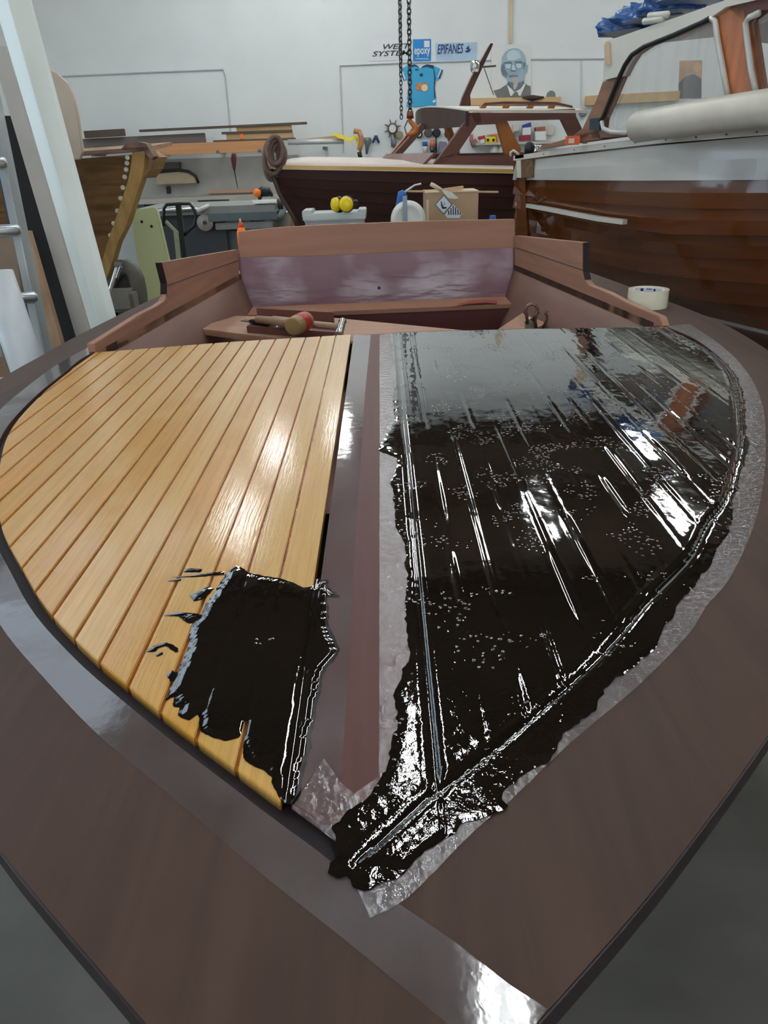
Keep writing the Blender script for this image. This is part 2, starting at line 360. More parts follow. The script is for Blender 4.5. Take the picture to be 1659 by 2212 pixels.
# clear packing tape: mostly see-through film with a glossy, wrinkled surface
def schlick(nt, f0, bp=None):
    lw = nd(nt, 'ShaderNodeLayerWeight'); lw.inputs['Blend'].default_value = 0.5
    if bp: nt.links.new(bp.outputs[0], lw.inputs['Normal'])
    p = nd(nt, 'ShaderNodeMath', operation='POWER'); p.inputs[1].default_value = 5; nt.links.new(lw.outputs['Facing'], p.inputs[0])
    q = nd(nt, 'ShaderNodeMath', operation='MULTIPLY_ADD'); q.inputs[1].default_value = 1-f0; q.inputs[2].default_value = f0; nt.links.new(p.outputs[0], q.inputs[0])
    n2 = nd(nt, 'ShaderNodeMath', operation='MULTIPLY'); n2.inputs[1].default_value = 2; nt.links.new(q.outputs[0], n2.inputs[0])      # both faces of the film reflect: 2R/(1+R)
    d2 = nd(nt, 'ShaderNodeMath', operation='ADD'); d2.inputs[1].default_value = 1; nt.links.new(q.outputs[0], d2.inputs[0])
    r = nd(nt, 'ShaderNodeMath', operation='DIVIDE'); nt.links.new(n2.outputs[0], r.inputs[0]); nt.links.new(d2.outputs[0], r.inputs[1]); return r
def tape_mat(name, milk, rough, bscale, bump):
    m = bpy.data.materials.new(name); m.use_nodes = True; nt = m.node_tree; L = nt.links.new; nt.nodes.remove(nt.nodes['Principled BSDF'])
    out = nt.nodes['Material Output']; tr = nd(nt, 'ShaderNodeBsdfTransparent'); df = nd(nt, 'ShaderNodeBsdfDiffuse'); gl = nd(nt, 'ShaderNodeBsdfGlossy')
    tr.inputs[0].default_value = (0.96, 0.96, 0.97, 1); df.inputs[0].default_value = (0.62, 0.60, 0.62, 1); gl.inputs['Roughness'].default_value = rough
    tc = nd(nt, 'ShaderNodeTexCoord'); n1 = nd(nt, 'ShaderNodeTexNoise'); n1.inputs['Scale'].default_value = bscale; n1.inputs['Detail'].default_value = 4; L(tc.outputs['Object'], n1.inputs['Vector'])
    bp = nd(nt, 'ShaderNodeBump'); bp.inputs['Strength'].default_value = bump; bp.inputs['Distance'].default_value = 0.004; L(n1.outputs[0], bp.inputs['Height'])
    fr = schlick(nt, 0.05, bp); L(bp.outputs[0], gl.inputs['Normal'])
    n2 = nd(nt, 'ShaderNodeTexNoise'); n2.inputs['Scale'].default_value = 11; n2.inputs['Detail'].default_value = 5; L(tc.outputs['Object'], n2.inputs['Vector'])
    mr = nd(nt, 'ShaderNodeMapRange'); mr.inputs[1].default_value = 0.35; mr.inputs[2].default_value = 0.7; mr.inputs[3].default_value = milk*0.6; mr.inputs[4].default_value = milk*1.6; L(n2.outputs[0], mr.inputs[0])
    a = nd(nt, 'ShaderNodeMixShader'); L(mr.outputs[0], a.inputs[0]); L(tr.outputs[0], a.inputs[1]); L(df.outputs[0], a.inputs[2])
    c = nd(nt, 'ShaderNodeMixShader'); L(fr.outputs[0], c.inputs[0]); L(a.outputs[0], c.inputs[1]); L(gl.outputs[0], c.inputs[2]); L(c.outputs[0], out.inputs['Surface'])
    return m
m_tape = tape_mat('clear_packing_tape', 0.12, 0.07, 45, 0.05)
m_tape2 = tape_mat('smeared_packing_tape', 0.13, 0.16, 130, 0.35)

boat = thing('foredeck_boat', 'small mahogany boat under construction with half pine and half black coated foredeck', 'boat', (-0.03, 1.6, 0.0))

# --- plan outlines (metres), read off on the level deck
inL = pl([(207, 763), (181, 778), (140, 812), (93, 851), (47, 898), (21, 934), (5, 975)]) + [(-0.56, 0.965)] + \
      pl([(0, 1136), (15, 1178), (47, 1235), (75, 1286), (111, 1336), (161, 1389), (212, 1438), (275, 1490), (345, 1547), (425, 1609), (513, 1674), (607, 1744), (746, 1843), (775, 1868)])
inR = pl([(775, 1868), (950, 1711), (1111, 1584), (1292, 1423), (1401, 1298), (1489, 1205), (1525, 1136), (1566, 1079), (1592, 991), (1597, 939), (1590, 851), (1566, 794), (1499, 737), (1432, 706)])
inL = [tuple(p) for p in smooth_poly(inL, 60)]; inR = [tuple(p) for p in smooth_poly(inR, 60)]
outL = [(-0.034, 0.147), (-0.142, 0.241), (-0.212, 0.301), (-0.273, 0.355), (-0.40, 0.478), (-0.53, 0.63), (-0.65, 0.82), (-0.74, 1.03), (-0.80, 1.27), (-0.836, 1.575), (-0.83, 1.8), (-0.823, 1.981), (-0.80, 2.246), (-0.765, 2.55), (-0.71, 2.9), (-0.67, 3.12)]
outR = [(-0.034, 0.147), (0.071, 0.236), (0.148, 0.303), (0.208, 0.36), (0.289, 0.441), (0.40, 0.56), (0.53, 0.72), (0.65, 0.90), (0.74, 1.10), (0.80, 1.32), (0.84, 1.609), (0.856, 1.848), (0.849, 2.01), (0.822, 2.25), (0.785, 2.55), (0.735, 2.9), (0.70, 3.12)]
outL = [tuple(p) for p in smooth_poly(outL, 90)]; outR = [tuple(p) for p in smooth_poly(outR, 90)]
AFT = [(-0.72, 1.786), (-0.70, 1.79), (-0.383, 1.856), (-0.079, 1.894), (0.038, 1.903), (0.319, 1.898), (0.70, 1.872), (0.73, 1.87)]
def yaft(x): return float(np.interp(x, [p[0] for p in AFT], [p[1] for p in AFT]))
_Lx = sorted([(p[0], p[1]) for p in inL]); _Rx = sorted([(p[0], p[1]) for p in inR])
def yloL(x): return float(np.interp(x, [p[0] for p in _Lx], [p[1] for p in _Lx]))
def yloR(x): return float(np.interp(x, [p[0] for p in _Rx], [p[1] for p in _Rx]))
KL, KR, PW = -0.084, 0.029, 0.0378
YT = 3.05                                  # transom panel plane
# coaming lines in plan
cLa, cLb = (-0.705, 1.80), tuple(at(516, 560, YT)[:2]); cRa, cRb = (0.705, 1.865), tuple(at(1112, 540, YT)[:2])

# --- pine planks, seams, king plank
PT = DZ+0.002
def plank_poly(xa, xb, ylo):
    xs = np.linspace(xa, xb, 5); return [(x, ylo(x)) for x in xs]+[(x, yaft(x)) for x in (xb, (xa+xb)/2, xa)]
tones = [(1, .97, .93), (.99, .97, .9), (.92, .77, .38), (1, .92, .78), (.90, .74, .33), (1, .97, .96), (1, .95, .92), (.88, .74, .38), (.90, .75, .36), (1, .93, .86), (1, .94, .88), (.95, .84, .64), (.95, .78, .52), (.97, .85, .72), (1, .86, .66), (.96, .8, .52), (.95, .8, .52)]
def plank(xa, xb, ylo, tone, top=PT):
    poly = [(x, y, top-0.014) for x, y in plank_poly(xa, xb, ylo)]
    if poly[0][1] > poly[-1][1]-0.004 and poly[4][1] > poly[5][1]-0.004: return
    o = obj('deck_plank', MB().prism(poly, (0, 0, 0.014)), m_pine, boat, bevel=0.0009); o.color = (*tone, 1); return o
GAP = 0.0032
for k in range(17):
    xb = KL-0.001-PW*k-(0.0 if k == 0 else GAP/2); xa = KL-0.001-PW*(k+1)+GAP/2
    xa = max(xa, -0.703)
    if xb > -0.695: plank(xa, xb, lambda x: yloL(x)+0.003, tones[k])
for k in range(19):
    xa = KR+0.002+PW*k+(0.0 if k == 0 else GAP/2); xb = KR+0.002+PW*(k+1)-GAP/2
    xb = min(xb, 0.718)
    if xa < 0.712: plank(xa, xb, lambda x: yloR(x)+0.003, tones[(k*5+2) % 17], DZ-0.0005)
# seam bed under the planks and the dark margin gap
def sheet_between(name, A, B, z, m, th=0.006, n=60, **kw):
    A, B = smooth_poly(A, n), smooth_poly(B, n)
    return obj(name, MB().slab([[(a[0], a[1], z), (b[0], b[1], z)] for a, b in zip(A, B)], (0, 0, -th)), m, boat, **kw)
xs = np.linspace(-0.70, KL-0.0015, 40); obj('seam_bed', MB().slab([[(x, yloL(x)+0.004, PT-0.0035), (x, yaft(x)-0.001, PT-0.0035)] for x in xs], (0, 0, -0.010)), m_seam, boat)
xs = np.linspace(KR+0.0015, 0.71, 40); obj('seam_bed', MB().slab([[(x, yloR(x)+0.004, DZ-0.009), (x, yaft(x)-0.001, DZ-0.009)] for x in xs], (0, 0, -0.006)), m_seam, boat)
kp = [(KL+0.006, yloL(KL+0.006)+0.010), (-0.028, 0.335+0.014), (KR-0.003, yloR(KR-0.003)+0.012), (KR-0.003, yaft(KR)), (KL+0.006, yaft(KL))]
obj('king_plank', MB().prism([(x, y, DZ-0.02) for x, y in kp], (0, 0, 0.02)), m_king, boat, bevel=0.0006, label='bare reddish centre plank')

# --- covering boards (deck margin) left and right, then side decks
def offs(P, d):
    P = np.array(P); T = np.gradient(P, axis=0); T /= np.linalg.norm(T, axis=1)[:, None]; return np.stack([P[:, 0]-T[:, 1]*d, P[:, 1]+T[:, 0]*d], 1)
inLo = offs(inL, -0.010)        # inL runs aft -> bow
inRo = offs(inR, -0.008)        # inR runs bow -> aft
inLo = inLo[(inLo[:, 0] < -0.034)]; inLo = np.vstack([inLo, [[-0.030, 0.322]]]); inRo = inRo[inRo[:, 0] > -0.026]; inRo = np.vstack([[[-0.030, 0.322]], inRo])
obj('margin_seam', MB().slab([[(p[0], p[1], DZ-0.008), (q[0], q[1], DZ-0.008)] for p, q in zip(offs(inL, -0.03), offs(inL, 0.02))], (0, 0, -0.006)), m_gap, boat)
obj('margin_seam', MB().slab([[(p[0], p[1], DZ-0.008), (q[0], q[1], DZ-0.008)] for p, q in zip(offs(inR, -0.03), offs(inR, 0.02))], (0, 0, -0.006)), m_gap, boat)
def split_at(out, y):           # front part and side part of an outer outline
    o = np.array(out); i = int(np.argmin(np.abs(o[:, 1]-y))); return o[:i+1], o[i:]
oLf, oLs = split_at(outL, 1.86); oRf, oRs = split_at(outR, 1.90)
A = smooth_poly(inLo[::-1], 70); B = smooth_poly(oLf, 70)
obj('covering_board', MB().slab([[(a[0], a[1], DZ), *[(lerp(a[0], b[0], t), lerp(a[1], b[1], t), DZ) for t in (0.33, 0.66)], (b[0], b[1], DZ)] for a, b in zip(A, B)], (0, 0, -0.02)), m_mah, boat, bevel=0)
A2 = smooth_poly(inRo, 70); B2 = smooth_poly(oRf, 70)
obj('covering_board', MB().slab([[(a[0], a[1], DZ), *[(lerp(a[0], b[0], t), lerp(a[1], b[1], t), DZ) for t in (0.33, 0.66)], (b[0], b[1], DZ)] for a, b in zip(A2, B2)], (0, 0, -0.02)), m_mah, boat, bevel=0)
def sideline(a, b, n): return [(lerp(a[0], b[0], t), lerp(a[1], b[1], t)) for t in np.linspace(0, 1, n)]
for ia, cl, os_ in ((A[-1], (cLa, cLb), oLs), (A2[-1], (cRa, cRb), oRs)):
    inner = [tuple(ia)]+sideline(cl[0], cl[1], 24)[1:]; inn = smooth_poly(inner, 40); ou = smooth_poly(os_, 40)
    obj('side_deck', MB().slab([[(a[0], a[1], DZ), (b[0], b[1], DZ)] for a, b in zip(inn, ou)], (0, 0, -0.02)), m_mah, boat)
# dark edge and hull skin
for out, sg in ((outL, 1), (outR, -1)):
    P = np.array(out); Q = offs(P, 0.0015*sg)
    obj('deck_edge', MB().slab([[(q[0], q[1], DZ-0.001), (q[0], q[1], DZ-0.020)] for q in Q], (0.004*sg, 0.0, 0)), m_dark, boat)
    prof = [(0.006, DZ-0.018), (0.07, 0.98), (0.12, 0.84), (0.24, 0.66), (0.45, 0.50), (2.0, 0.42)]
    rows = []
    for i, (x, y) in enumerate(P):
        row = []; q = abs(x+0.034)
        for d, z in prof:
            k = max(0.012, q-d*(1.0 if y < 1.2 else max(0.35, 1-0.6*(y-1.2)))) if q > 0.02 else 0.012
            row.append((-0.034-sg*k, y+(0.9*d if y < 0.9 else 0.9*d*max(0, 1-(y-0.9)/0.6))*(d < 1) + (0.35*max(0, 1-y/1.2) if d > 1 else 0), z))
        rows.append(row)
    obj('hull_skin', MB().slab(rows, (0.012*sg, 0, 0)), m_hull, boat, smooth=True)
# deck beam under the aft edge of the foredeck
bx = np.linspace(-0.69, 0.70, 16)
obj('deck_beam', MB().slab([[(x, yaft(x)-0.03, PT-0.016), (x, yaft(x)-0.002, PT-0.016)] for x in bx], (0, 0, -0.05)), m_mah, boat)

# --- clear tape strips
def tape_poly(name, pts, z, m, label=None):
    P = [Vector((x, y, z)) for x, y in pts]
    bm = bmesh.new(); vs = [bm.verts.new(p) for p in P]; f = bm.faces.new(vs); bmesh.ops.triangulate(bm, faces=[f])
    bm.verts.ensure_lookup_table(); mb = MB(); mb.add([v.co for v in bm.verts], [tuple(v.index for v in q.verts) for q in bm.faces]); bm.verts.index_update()
    mb = MB(); mb.add([v.co.copy() for v in bm.verts], [tuple(v.index for v in q.verts) for q in bm.faces]); bm.free()
    o = obj(name, mb, m, boat, label=label)
    return o
tapeLo = smooth_poly(pl([(189, 751), (119, 791), (52, 841), (0, 886)]) + [(-0.70, 1.20), (-0.635, 1.0), (-0.53, 0.80)] + pl([(0, 1350), (104, 1475), (207, 1584), (311, 1672), (415, 1760), (560, 1885), (732, 2021), (958, 2206)])+[(0.05, 0.212)], 70)
tL = [tuple(p) for p in tapeLo]; iL = [tuple(p) for p in offs(inL, -0.0106)]
iL = [p for p in iL if p[0] < -0.04]
def lin_res(P, n):
    P = np.array(P, float); d = np.concatenate([[0], np.cumsum(np.linalg.norm(np.diff(P, axis=0), axis=1))]); q = np.linspace(0, d[-1], n)
    return np.stack([np.interp(q, d, P[:, k]) for k in range(2)], 1)
def tape_strip(A_, B_, z, m, n=140):
    A_, B_ = lin_res(A_, n), lin_res(B_, n); return obj('packing_tape', MB().grid([[(p[0], p[1], z), (q[0], q[1], z)] for p, q in zip(A_, B_)]), m, boat)
k0 = int(np.argmin([abs(p[0]+0.06)+abs(p[1]-0.305) for p in tL]))
tape_strip(tL[:k0+1], iL + [(-0.030, 0.3215)], DZ+0.0006, m_tape)
tape_strip(tL[k0:], [(-0.030, 0.3215), (-0.018, 0.316)] + pl([(867, 1957), (980, 2034), (1102, 2129), (1181, 2180)]), DZ+0.0006, m_tape, 40)
tRo = smooth_poly(pl([(867, 1955), (935, 1890), (1021, 1799), (1100, 1734), (1235, 1604), (1380, 1482), (1497, 1361), (1520, 1316), (1577, 1250), (1629, 1136), (1649, 1042), (1654, 970), (1649, 887), (1629, 830), (1597, 784), (1551, 742), (1489, 701)]), 70)
iR = [tuple(p) for p in offs(inR, -0.0086)]; iR = [p for p in iR if p[0] > -0.02]
tape_strip(pl([(800, 1985)])+[tuple(p) for p in tRo], [(-0.030, 0.3215)]+iR, DZ+0.0012, m_tape2)
bare = pl([(801, 724), (788, 856), (778, 1012), (767, 1183), (744, 1580), (737, 1693)]); bareR = pl([(820, 724), (820, 1000), (819, 1580), (818, 1681)])
tape_poly('packing_tape', [(KL+0.0062, yaft(KL)-0.002)]+bare+pl([(690, 1655), (628, 1738)]), DZ+0.0006, m_tape)
tape_poly('packing_tape', pl([(700, 1640), (737, 1693), (766, 1717), (790, 1735), (748, 1838), (630, 1748)]), DZ+0.0010, m_tape2)
tape_poly('packing_tape', bareR+pl([(766, 1717), (735, 1740), (765, 1840), (795, 1825), (930, 1712)])+[(KR-0.004, 0.45), (KR-0.004, 1.2), (KR-0.004, yaft(KR)-0.002)], DZ+0.0014, m_tape2)

# --- black caulking compound: marching-triangles sheet with a ragged edge, grooves over the seams
def vnoise(x, y, seed=0):
    xi = np.floor(x).astype(np.int64); yi = np.floor(y).astype(np.int64); fx = x-xi; fy = y-yi
    def h(a, b):
        n = (a*374761393+b*668265263+seed*1274126177) & 0x7fffffff; n = ((n ^ (n >> 13))*1274126177) & 0x7fffffff; return ((n ^ (n >> 16)) & 0xffff)/65535.0
    fx = fx*fx*(3-2*fx); fy = fy*fy*(3-2*fy)
    return (h(xi, yi)*(1-fx)+h(xi+1, yi)*fx)*(1-fy)+(h(xi, yi+1)*(1-fx)+h(xi+1, yi+1)*fx)*fy
def fbm(x, y, o=3, seed=0):
    s = 0; a = 0.5
    for k in range(o): s = s+a*(vnoise(x*2**k, y*2**k, seed+k)-0.5); a *= 0.5
    return s
def seg_dist(X, Y, P, closed=False):
    d = np.full(X.shape, 9.0); n = len(P)
    for i in range(n if closed else n-1):
        a, b = P[i], P[(i+1) % n]; ex, ey = b[0]-a[0], b[1]-a[1]; L2 = ex*ex+ey*ey+1e-12
        t = np.clip(((X-a[0])*ex+(Y-a[1])*ey)/L2, 0, 1); d = np.minimum(d, np.hypot(X-a[0]-t*ex, Y-a[1]-t*ey))
    return d
def inside(X, Y, P):
    c = np.zeros(X.shape, bool); n = len(P); j = n-1
    for i in range(n):
        (xi, yi), (xj, yj) = P[i], P[j]
        if yi != yj: c ^= ((yi > Y) != (yj > Y)) & (X < (xj-xi)*(Y-yi)/(yj-yi)+xi)
        j = i
    return c
def sdf(X, Y, P): return np.where(inside(X, Y, P), 1, -1)*seg_dist(X, Y, P, True)
def march(X, Y, S, Z):
    """triangles of the region S>0 of a grid, cut along S=0"""
    ny, nx = X.shape; idx = np.arange(nx*ny).reshape(ny, nx)
    a, b, c, d = idx[:-1, :-1].ravel(), idx[:-1, 1:].ravel(), idx[1:, 1:].ravel(), idx[1:, :-1].ravel()
    T = np.concatenate([np.stack([a, b, c], 1), np.stack([a, c, d], 1)]); s = S.ravel(); V = np.stack([X.ravel(), Y.ravel(), Z.ravel()], 1)
    pos = (s[T] > 0).sum(1); full = T[pos == 3]; cut = T[(pos == 1) | (pos == 2)]
    verts = [tuple(v) for v in V]; faces = [tuple(t) for t in full.tolist()]; cache = {}
    def mid(i, j):
        k = (i, j) if i < j else (j, i)
        if k not in cache:
            t = s[i]/(s[i]-s[j]); p = V[i]+(V[j]-V[i])*t; cache[k] = len(verts); verts.append(tuple(p))
        return cache[k]
    for t in cut.tolist():
        poly = []
        for q in range(3):
            i, j = t[q], t[(q+1) % 3]
            if s[i] > 0: poly.append(i)
            if (s[i] > 0) != (s[j] > 0): poly.append(mid(i, j))
        faces.append(tuple(poly))
    used = sorted({i for f in faces for i in f}); re = {o: n for n, o in enumerate(used)}
    mb = MB(); mb.v = [verts[i] for i in used]; mb.f = [tuple(re[i] for i in f) for f in faces]; return mb
def goo_mat(name='wet_black_caulking', m0=0.54, stip=1.0):
    m = bpy.data.materials.new(name); m.use_nodes = True; nt = m.node_tree; L = nt.links.new; b = nt.nodes['Principled BSDF']
    b.inputs['Base Color'].default_value = (0.0055, 0.0045, 0.0035, 1); b.inputs['Roughness'].default_value = 0.035; b.inputs['IOR'].default_value = 1.6
    b.inputs['Coat Weight'].default_value = 1.0; b.inputs['Coat IOR'].default_value = 1.6; b.inputs['Coat Roughness'].default_value = 0.03
    tc = nd(nt, 'ShaderNodeTexCoord')
    n1 = nd(nt, 'ShaderNodeTexNoise'); n1.inputs['Scale'].default_value = 26; n1.inputs['Detail'].default_value = 3; L(tc.outputs['Object'], n1.inputs['Vector'])
    # little blisters: voronoi dots where a mask noise is high
    vo = nd(nt, 'ShaderNodeTexVoronoi', feature='F1'); vo.inputs['Scale'].default_value = 170; L(tc.outputs['Object'], vo.inputs['Vector'])
    dot = nd(nt, 'ShaderNodeMapRange', interpolation_type='SMOOTHSTEP'); dot.inputs[1].default_value = 0.0; dot.inputs[2].default_value = 0.32; dot.inputs[3].default_value = 1; dot.inputs[4].default_value = 0; L(vo.outputs['Distance'], dot.inputs[0])
    nm = nd(nt, 'ShaderNodeTexNoise'); nm.inputs['Scale'].default_value = 14; nm.inputs['Detail'].default_value = 4; L(tc.outputs['Object'], nm.inputs['Vector'])
    mk = nd(nt, 'ShaderNodeMapRange'); mk.inputs[1].default_value = m0; mk.inputs[2].default_value = m0+0.13; L(nm.outputs[0], mk.inputs[0])
    mu = nd(nt, 'ShaderNodeMath', operation='MULTIPLY'); L(dot.outputs[0], mu.inputs[0]); L(mk.outputs[0], mu.inputs[1])
    b1 = nd(nt, 'ShaderNodeBump'); b1.inputs['Strength'].default_value = 0.8; b1.inputs['Distance'].default_value = 0.0012; L(mu.outputs[0], b1.inputs['Height'])
    b2 = nd(nt, 'ShaderNodeBump'); b2.inputs['Strength'].default_value = 0.05; b2.inputs['Distance'].default_value = 0.004; L(n1.outputs[0], b2.inputs['Height']); L(b1.outputs[0], b2.inputs['Normal'])
    # stippled, trowelled texture towards the bow
    sp = nd(nt, 'ShaderNodeSeparateXYZ'); L(tc.outputs['Object'], sp.inputs[0]); ym = nd(nt, 'ShaderNodeMapRange'); ym.inputs[1].default_value = -0.92; ym.inputs[2].default_value = -1.25; ym.inputs[4].default_value = stip; L(sp.outputs[1], ym.inputs[0])
    n4 = nd(nt, 'ShaderNodeTexNoise'); n4.inputs['Scale'].default_value = 85; n4.inputs['Detail'].default_value = 4; L(tc.outputs['Object'], n4.inputs['Vector'])
    m4 = nd(nt, 'ShaderNodeMath', operation='MULTIPLY'); L(n4.outputs[0], m4.inputs[0]); L(ym.outputs[0], m4.inputs[1])
    b3 = nd(nt, 'ShaderNodeBump'); b3.inputs['Strength'].default_value = 0.22; b3.inputs['Distance'].default_value = 0.004; L(m4.outputs[0], b3.inputs['Height']); L(b2.outputs[0], b3.inputs['Normal']); b2 = b3
    L(b2.outputs[0], b.inputs['Normal']); L(b2.outputs[0], b.inputs['Coat Normal']); return m
m_goo = goo_mat()
gooP = pl([(843, 722), (848, 770), (852, 830), (850, 870), (854, 908), (831, 949), (816, 975), (857, 991), (847, 1042), (857, 1146), (875, 1177), (878, 1319), (883, 1428), (867, 1449), (860, 1490), (849, 1615), (831, 1667), (784, 1729), (743, 1760), (720, 1791), (723, 1822), (740, 1850), (718, 1867), (714, 1890), (727, 1903), (750, 1890), (772, 1912), (795, 1921), (849, 1899), (922, 1844), (1012, 1781), (1048, 1770), (1102, 1745), (1084, 1731), (1093, 1709), (1134, 1677), (1179, 1650), (1220, 1594), (1282, 1532), (1334, 1470), (1412, 1407), (1430, 1371), (1469, 1304), (1525, 1239), (1577, 1146), (1592, 1042), (1616, 970), (1608, 872), (1597, 820), (1572, 789), (1525, 752), (1447, 713)]) + [(0.70, 1.868), (0.319, 1.895), (0.045, 1.899)]
gx = np.arange(-0.075, 0.765, 0.0022); gy = np.concatenate([np.arange(0.29, 0.8, 0.0024), np.arange(0.8, 1.91, 0.0046)])
X, Y = np.meshgrid(gx, gy)
S = sdf(X, Y, gooP) + 0.010*fbm(X*38, Y*38, 3, 5) + 0.006*fbm(X*140, Y*140, 2, 9)
aftd = np.interp(X, [p[0] for p in AFT], [p[1] for p in AFT])-Y
S = np.minimum(S, aftd+0.0012)
inpl = (inside(X, Y, [(KR, 0.33)]+list(inR)+[(0.70, 1.88), (KR, 1.91)])).astype(float)
base = DZ+0.0022+0.0016*inpl
dk = np.abs(X-KR); kmask = (Y > 0.395)
g = 0.0013*np.exp(-(dk/0.0028)**2)*kmask - 0.0004*np.exp(-((dk-0.0085)/0.003)**2)*kmask
ds = np.full(X.shape, 9.0)
for k in range(1, 19):
    xk = KR+0.002+PW*k; dd = np.abs(X-xk); amp = 0.12+np.clip((vnoise(X*0+k*3.7, Y*9, 21)-0.42)*3, 0, 1)
    seamon = (Y > yloR(xk)+0.004)*(X > KR)
    g += amp*seamon*np.interp(Y, [0.5, 0.9, 1.3, 1.8], [1.0, 0.8, 0.45, 0.35])*(0.0011*np.exp(-(dd/0.0026)**2)-0.00022*np.exp(-((dd-0.0065)/0.0026)**2))
dm = seg_dist(X, Y, inR); g += 0.0015*np.exp(-(dm/0.0032)**2)-0.0004*np.exp(-((dm-0.009)/0.0035)**2)
tilt = np.zeros(X.shape)
kk = np.floor((X-KR-0.002)/PW); tilt = (((kk*0.61803) % 1.0)-0.5)*0.004*((X-KR-0.002)/PW-kk-0.5)*PW*inpl
wav = 0.0011*fbm(X*9, Y*4, 2, 31)+0.00022*fbm(X*60, Y*40, 2, 33)
edge = np.clip(S/0.008, 0, 1); lump = 0.0010*np.clip(fbm(X*55, Y*55, 2, 41), 0, 1)*np.exp(-((S-0.012)/0.012)**2)*(1-inpl*0.4)
Z = base-g+tilt+wav+lump
Z = np.where(S < 0.008, np.minimum(Z, DZ+0.0016+(Z-DZ-0.0016)*edge**0.5), Z)
obj('caulking_coat', march(X, Y, S, Z), m_goo, boat, smooth=True, recalc=False, kind='stuff', label='wet glossy black caulking compound spread over the deck half')
# patch and brush marks on the pine half
patch = pl([(511, 1227), (530, 1233), (540, 1241), (569, 1248), (607, 1253), (636, 1263), (656, 1274), (672, 1270), (687, 1252), (713, 1253), (711, 1270), (735, 1289), (708, 1292), (712, 1355), (738, 1407), (705, 1444), (684, 1532), (669, 1615), (656, 1667), (648, 1729), (636, 1742), (620, 1739), (601, 1727), (589, 1703), (584, 1686), (565, 1669), (536, 1652), (524, 1631), (515, 1600), (486, 1607), (434, 1586), (430, 1545), (408, 1566), (387, 1549), (392, 1531), (377, 1531), (377, 1510), (358, 1518), (389, 1443), (406, 1400), (415, 1361), (453, 1299), (472, 1270), (492, 1241)])
strokes = [pl(q) for q in ([(370, 1251), (440, 1243), (485, 1238), (486, 1246), (440, 1250)], [(362, 1256), (392, 1254), (392, 1259), (362, 1260)], [(345, 1335), (390, 1325), (430, 1330), (440, 1340), (410, 1352), (385, 1338)],
   [(313, 1412), (335, 1398), (360, 1392), (385, 1402), (388, 1412), (380, 1415), (358, 1400), (340, 1406), (334, 1413)], [(331, 1419), (340, 1415), (350, 1412), (357, 1417), (340, 1424)], [(362, 1462), (376, 1445), (380, 1470), (368, 1482)],
   [(410, 1290), (450, 1270), (462, 1276), (440, 1300), (418, 1303)], [(395, 1240), (402, 1232), (436, 1233), (434, 1240)])]
gx = np.arange(-0.30, 0.0, 0.0017); gy = np.arange(0.37, 0.74, 0.0017); X, Y = np.meshgrid(gx, gy)
S = sdf(X, Y, patch)+0.006*fbm(X*45, Y*70, 3, 3)+0.003*fbm(X*170, Y*170, 2, 4)
for q in strokes: S = np.maximum(S, sdf(X, Y, q)+0.004*fbm(X*40, Y*260, 2, 8)+0.0025*fbm(X*200, Y*200, 2, 12)-0.0004)
ph = (X-KL+0.001)/PW; dsm = np.abs(ph-np.round(ph))*PW; leftp = X < KL+0.001
gaps = leftp & (dsm < GAP/2+0.0012) & (np.round(ph) < 0)
fill = fbm(X*0+np.round(ph)*7.3, Y*16, 2, 77) > -0.10
S = np.where(gaps & ~fill & (Y < 0.50-0.06*(X+0.2)), -0.001, S)
dk = np.abs(X-(KL+0.003)); 
Z = np.where(leftp, PT+0.0011, DZ+0.0020)+0.0006*fbm(X*30, Y*12, 2, 50)+0.0004*fbm(X*120, Y*60, 2, 51)
Z = Z-0.00028*np.exp(-(dsm/0.0024)**2)*leftp-0.0009*np.exp(-(dk/0.004)**2)
Z = np.minimum(Z, np.where(leftp, PT, DZ)+0.0004+np.clip(S, 0, 1)*0.06+np.where(S > 0.006, 1, 0))
obj('caulking_smear', march(X, Y, S, Z), goo_mat('smeared_black_caulking', 0.62, 0.25), boat, smooth=True, recalc=False, kind='stuff', label='ragged black caulking patch on the pine planks')

# --- cockpit: coamings, transom panel, inner sides, seat, loose boards are things of their own
TH = 0.02
def coaming(a, b, out_px, seam_px, side):
    d = Vector((b[0]-a[0], b[1]-a[1], 0)).normalized(); n = Vector((-d.y, d.x, 0))*side
    poly = [online(x, y, a, b) for x, y in out_px]
    o = obj('coaming', MB().prism(poly, n*TH), m_mah2, boat, bevel=0.0015)
    obj('coaming_joint', MB().tube([online(x, y, a, b)-n*0.0005 for x, y in seam_px], 0.0016, 5), m_dark, o)
    cap = [online(x, y, a, b) for x, y in out_px]
    return o, n
cl, nl = coaming(cLa, cLb, [(209, 764), (203, 743), (257, 709), (304, 679), (338, 662), (354, 651), (360, 640), (361, 612), (350, 567), (430, 553), (515, 539), (517, 606), (400, 681), (284, 757)], [(362, 616), (435, 589), (514, 563)], 1)
cr, nr = coaming(cRa, cRb, [(1432, 705), (1424, 684), (1355, 655), (1314, 633), (1273, 617), (1263, 604), (1259, 586), (1259, 524), (1190, 517), (1112, 509), (1112, 579), (1220, 640), (1336, 705)], [(1114, 535), (1190, 560), (1258, 583)], -1)
for (a, b, px, n) in ((cLa, cLb, [(361, 640), (361, 612), (350, 567)], nl), (cRa, cRb, [(1263, 604), (1259, 586), (1259, 524)], nr)):
    e = [online(x, y, a, b) for x, y in px]; d = Vector((a[0]-b[0], a[1]-b[1], 0)).normalized()
    obj('coaming_end', MB().slab([[p+d*0.0012, p+d*0.0012+n*TH] for p in e], d*0.002), m_dark, boat)
RK = Vector((0, -math.cos(0.13), math.sin(0.13)))
def tr_(x, y): return onp(x, y, (0, YT, 0.93), RK)      # the transom rakes aft
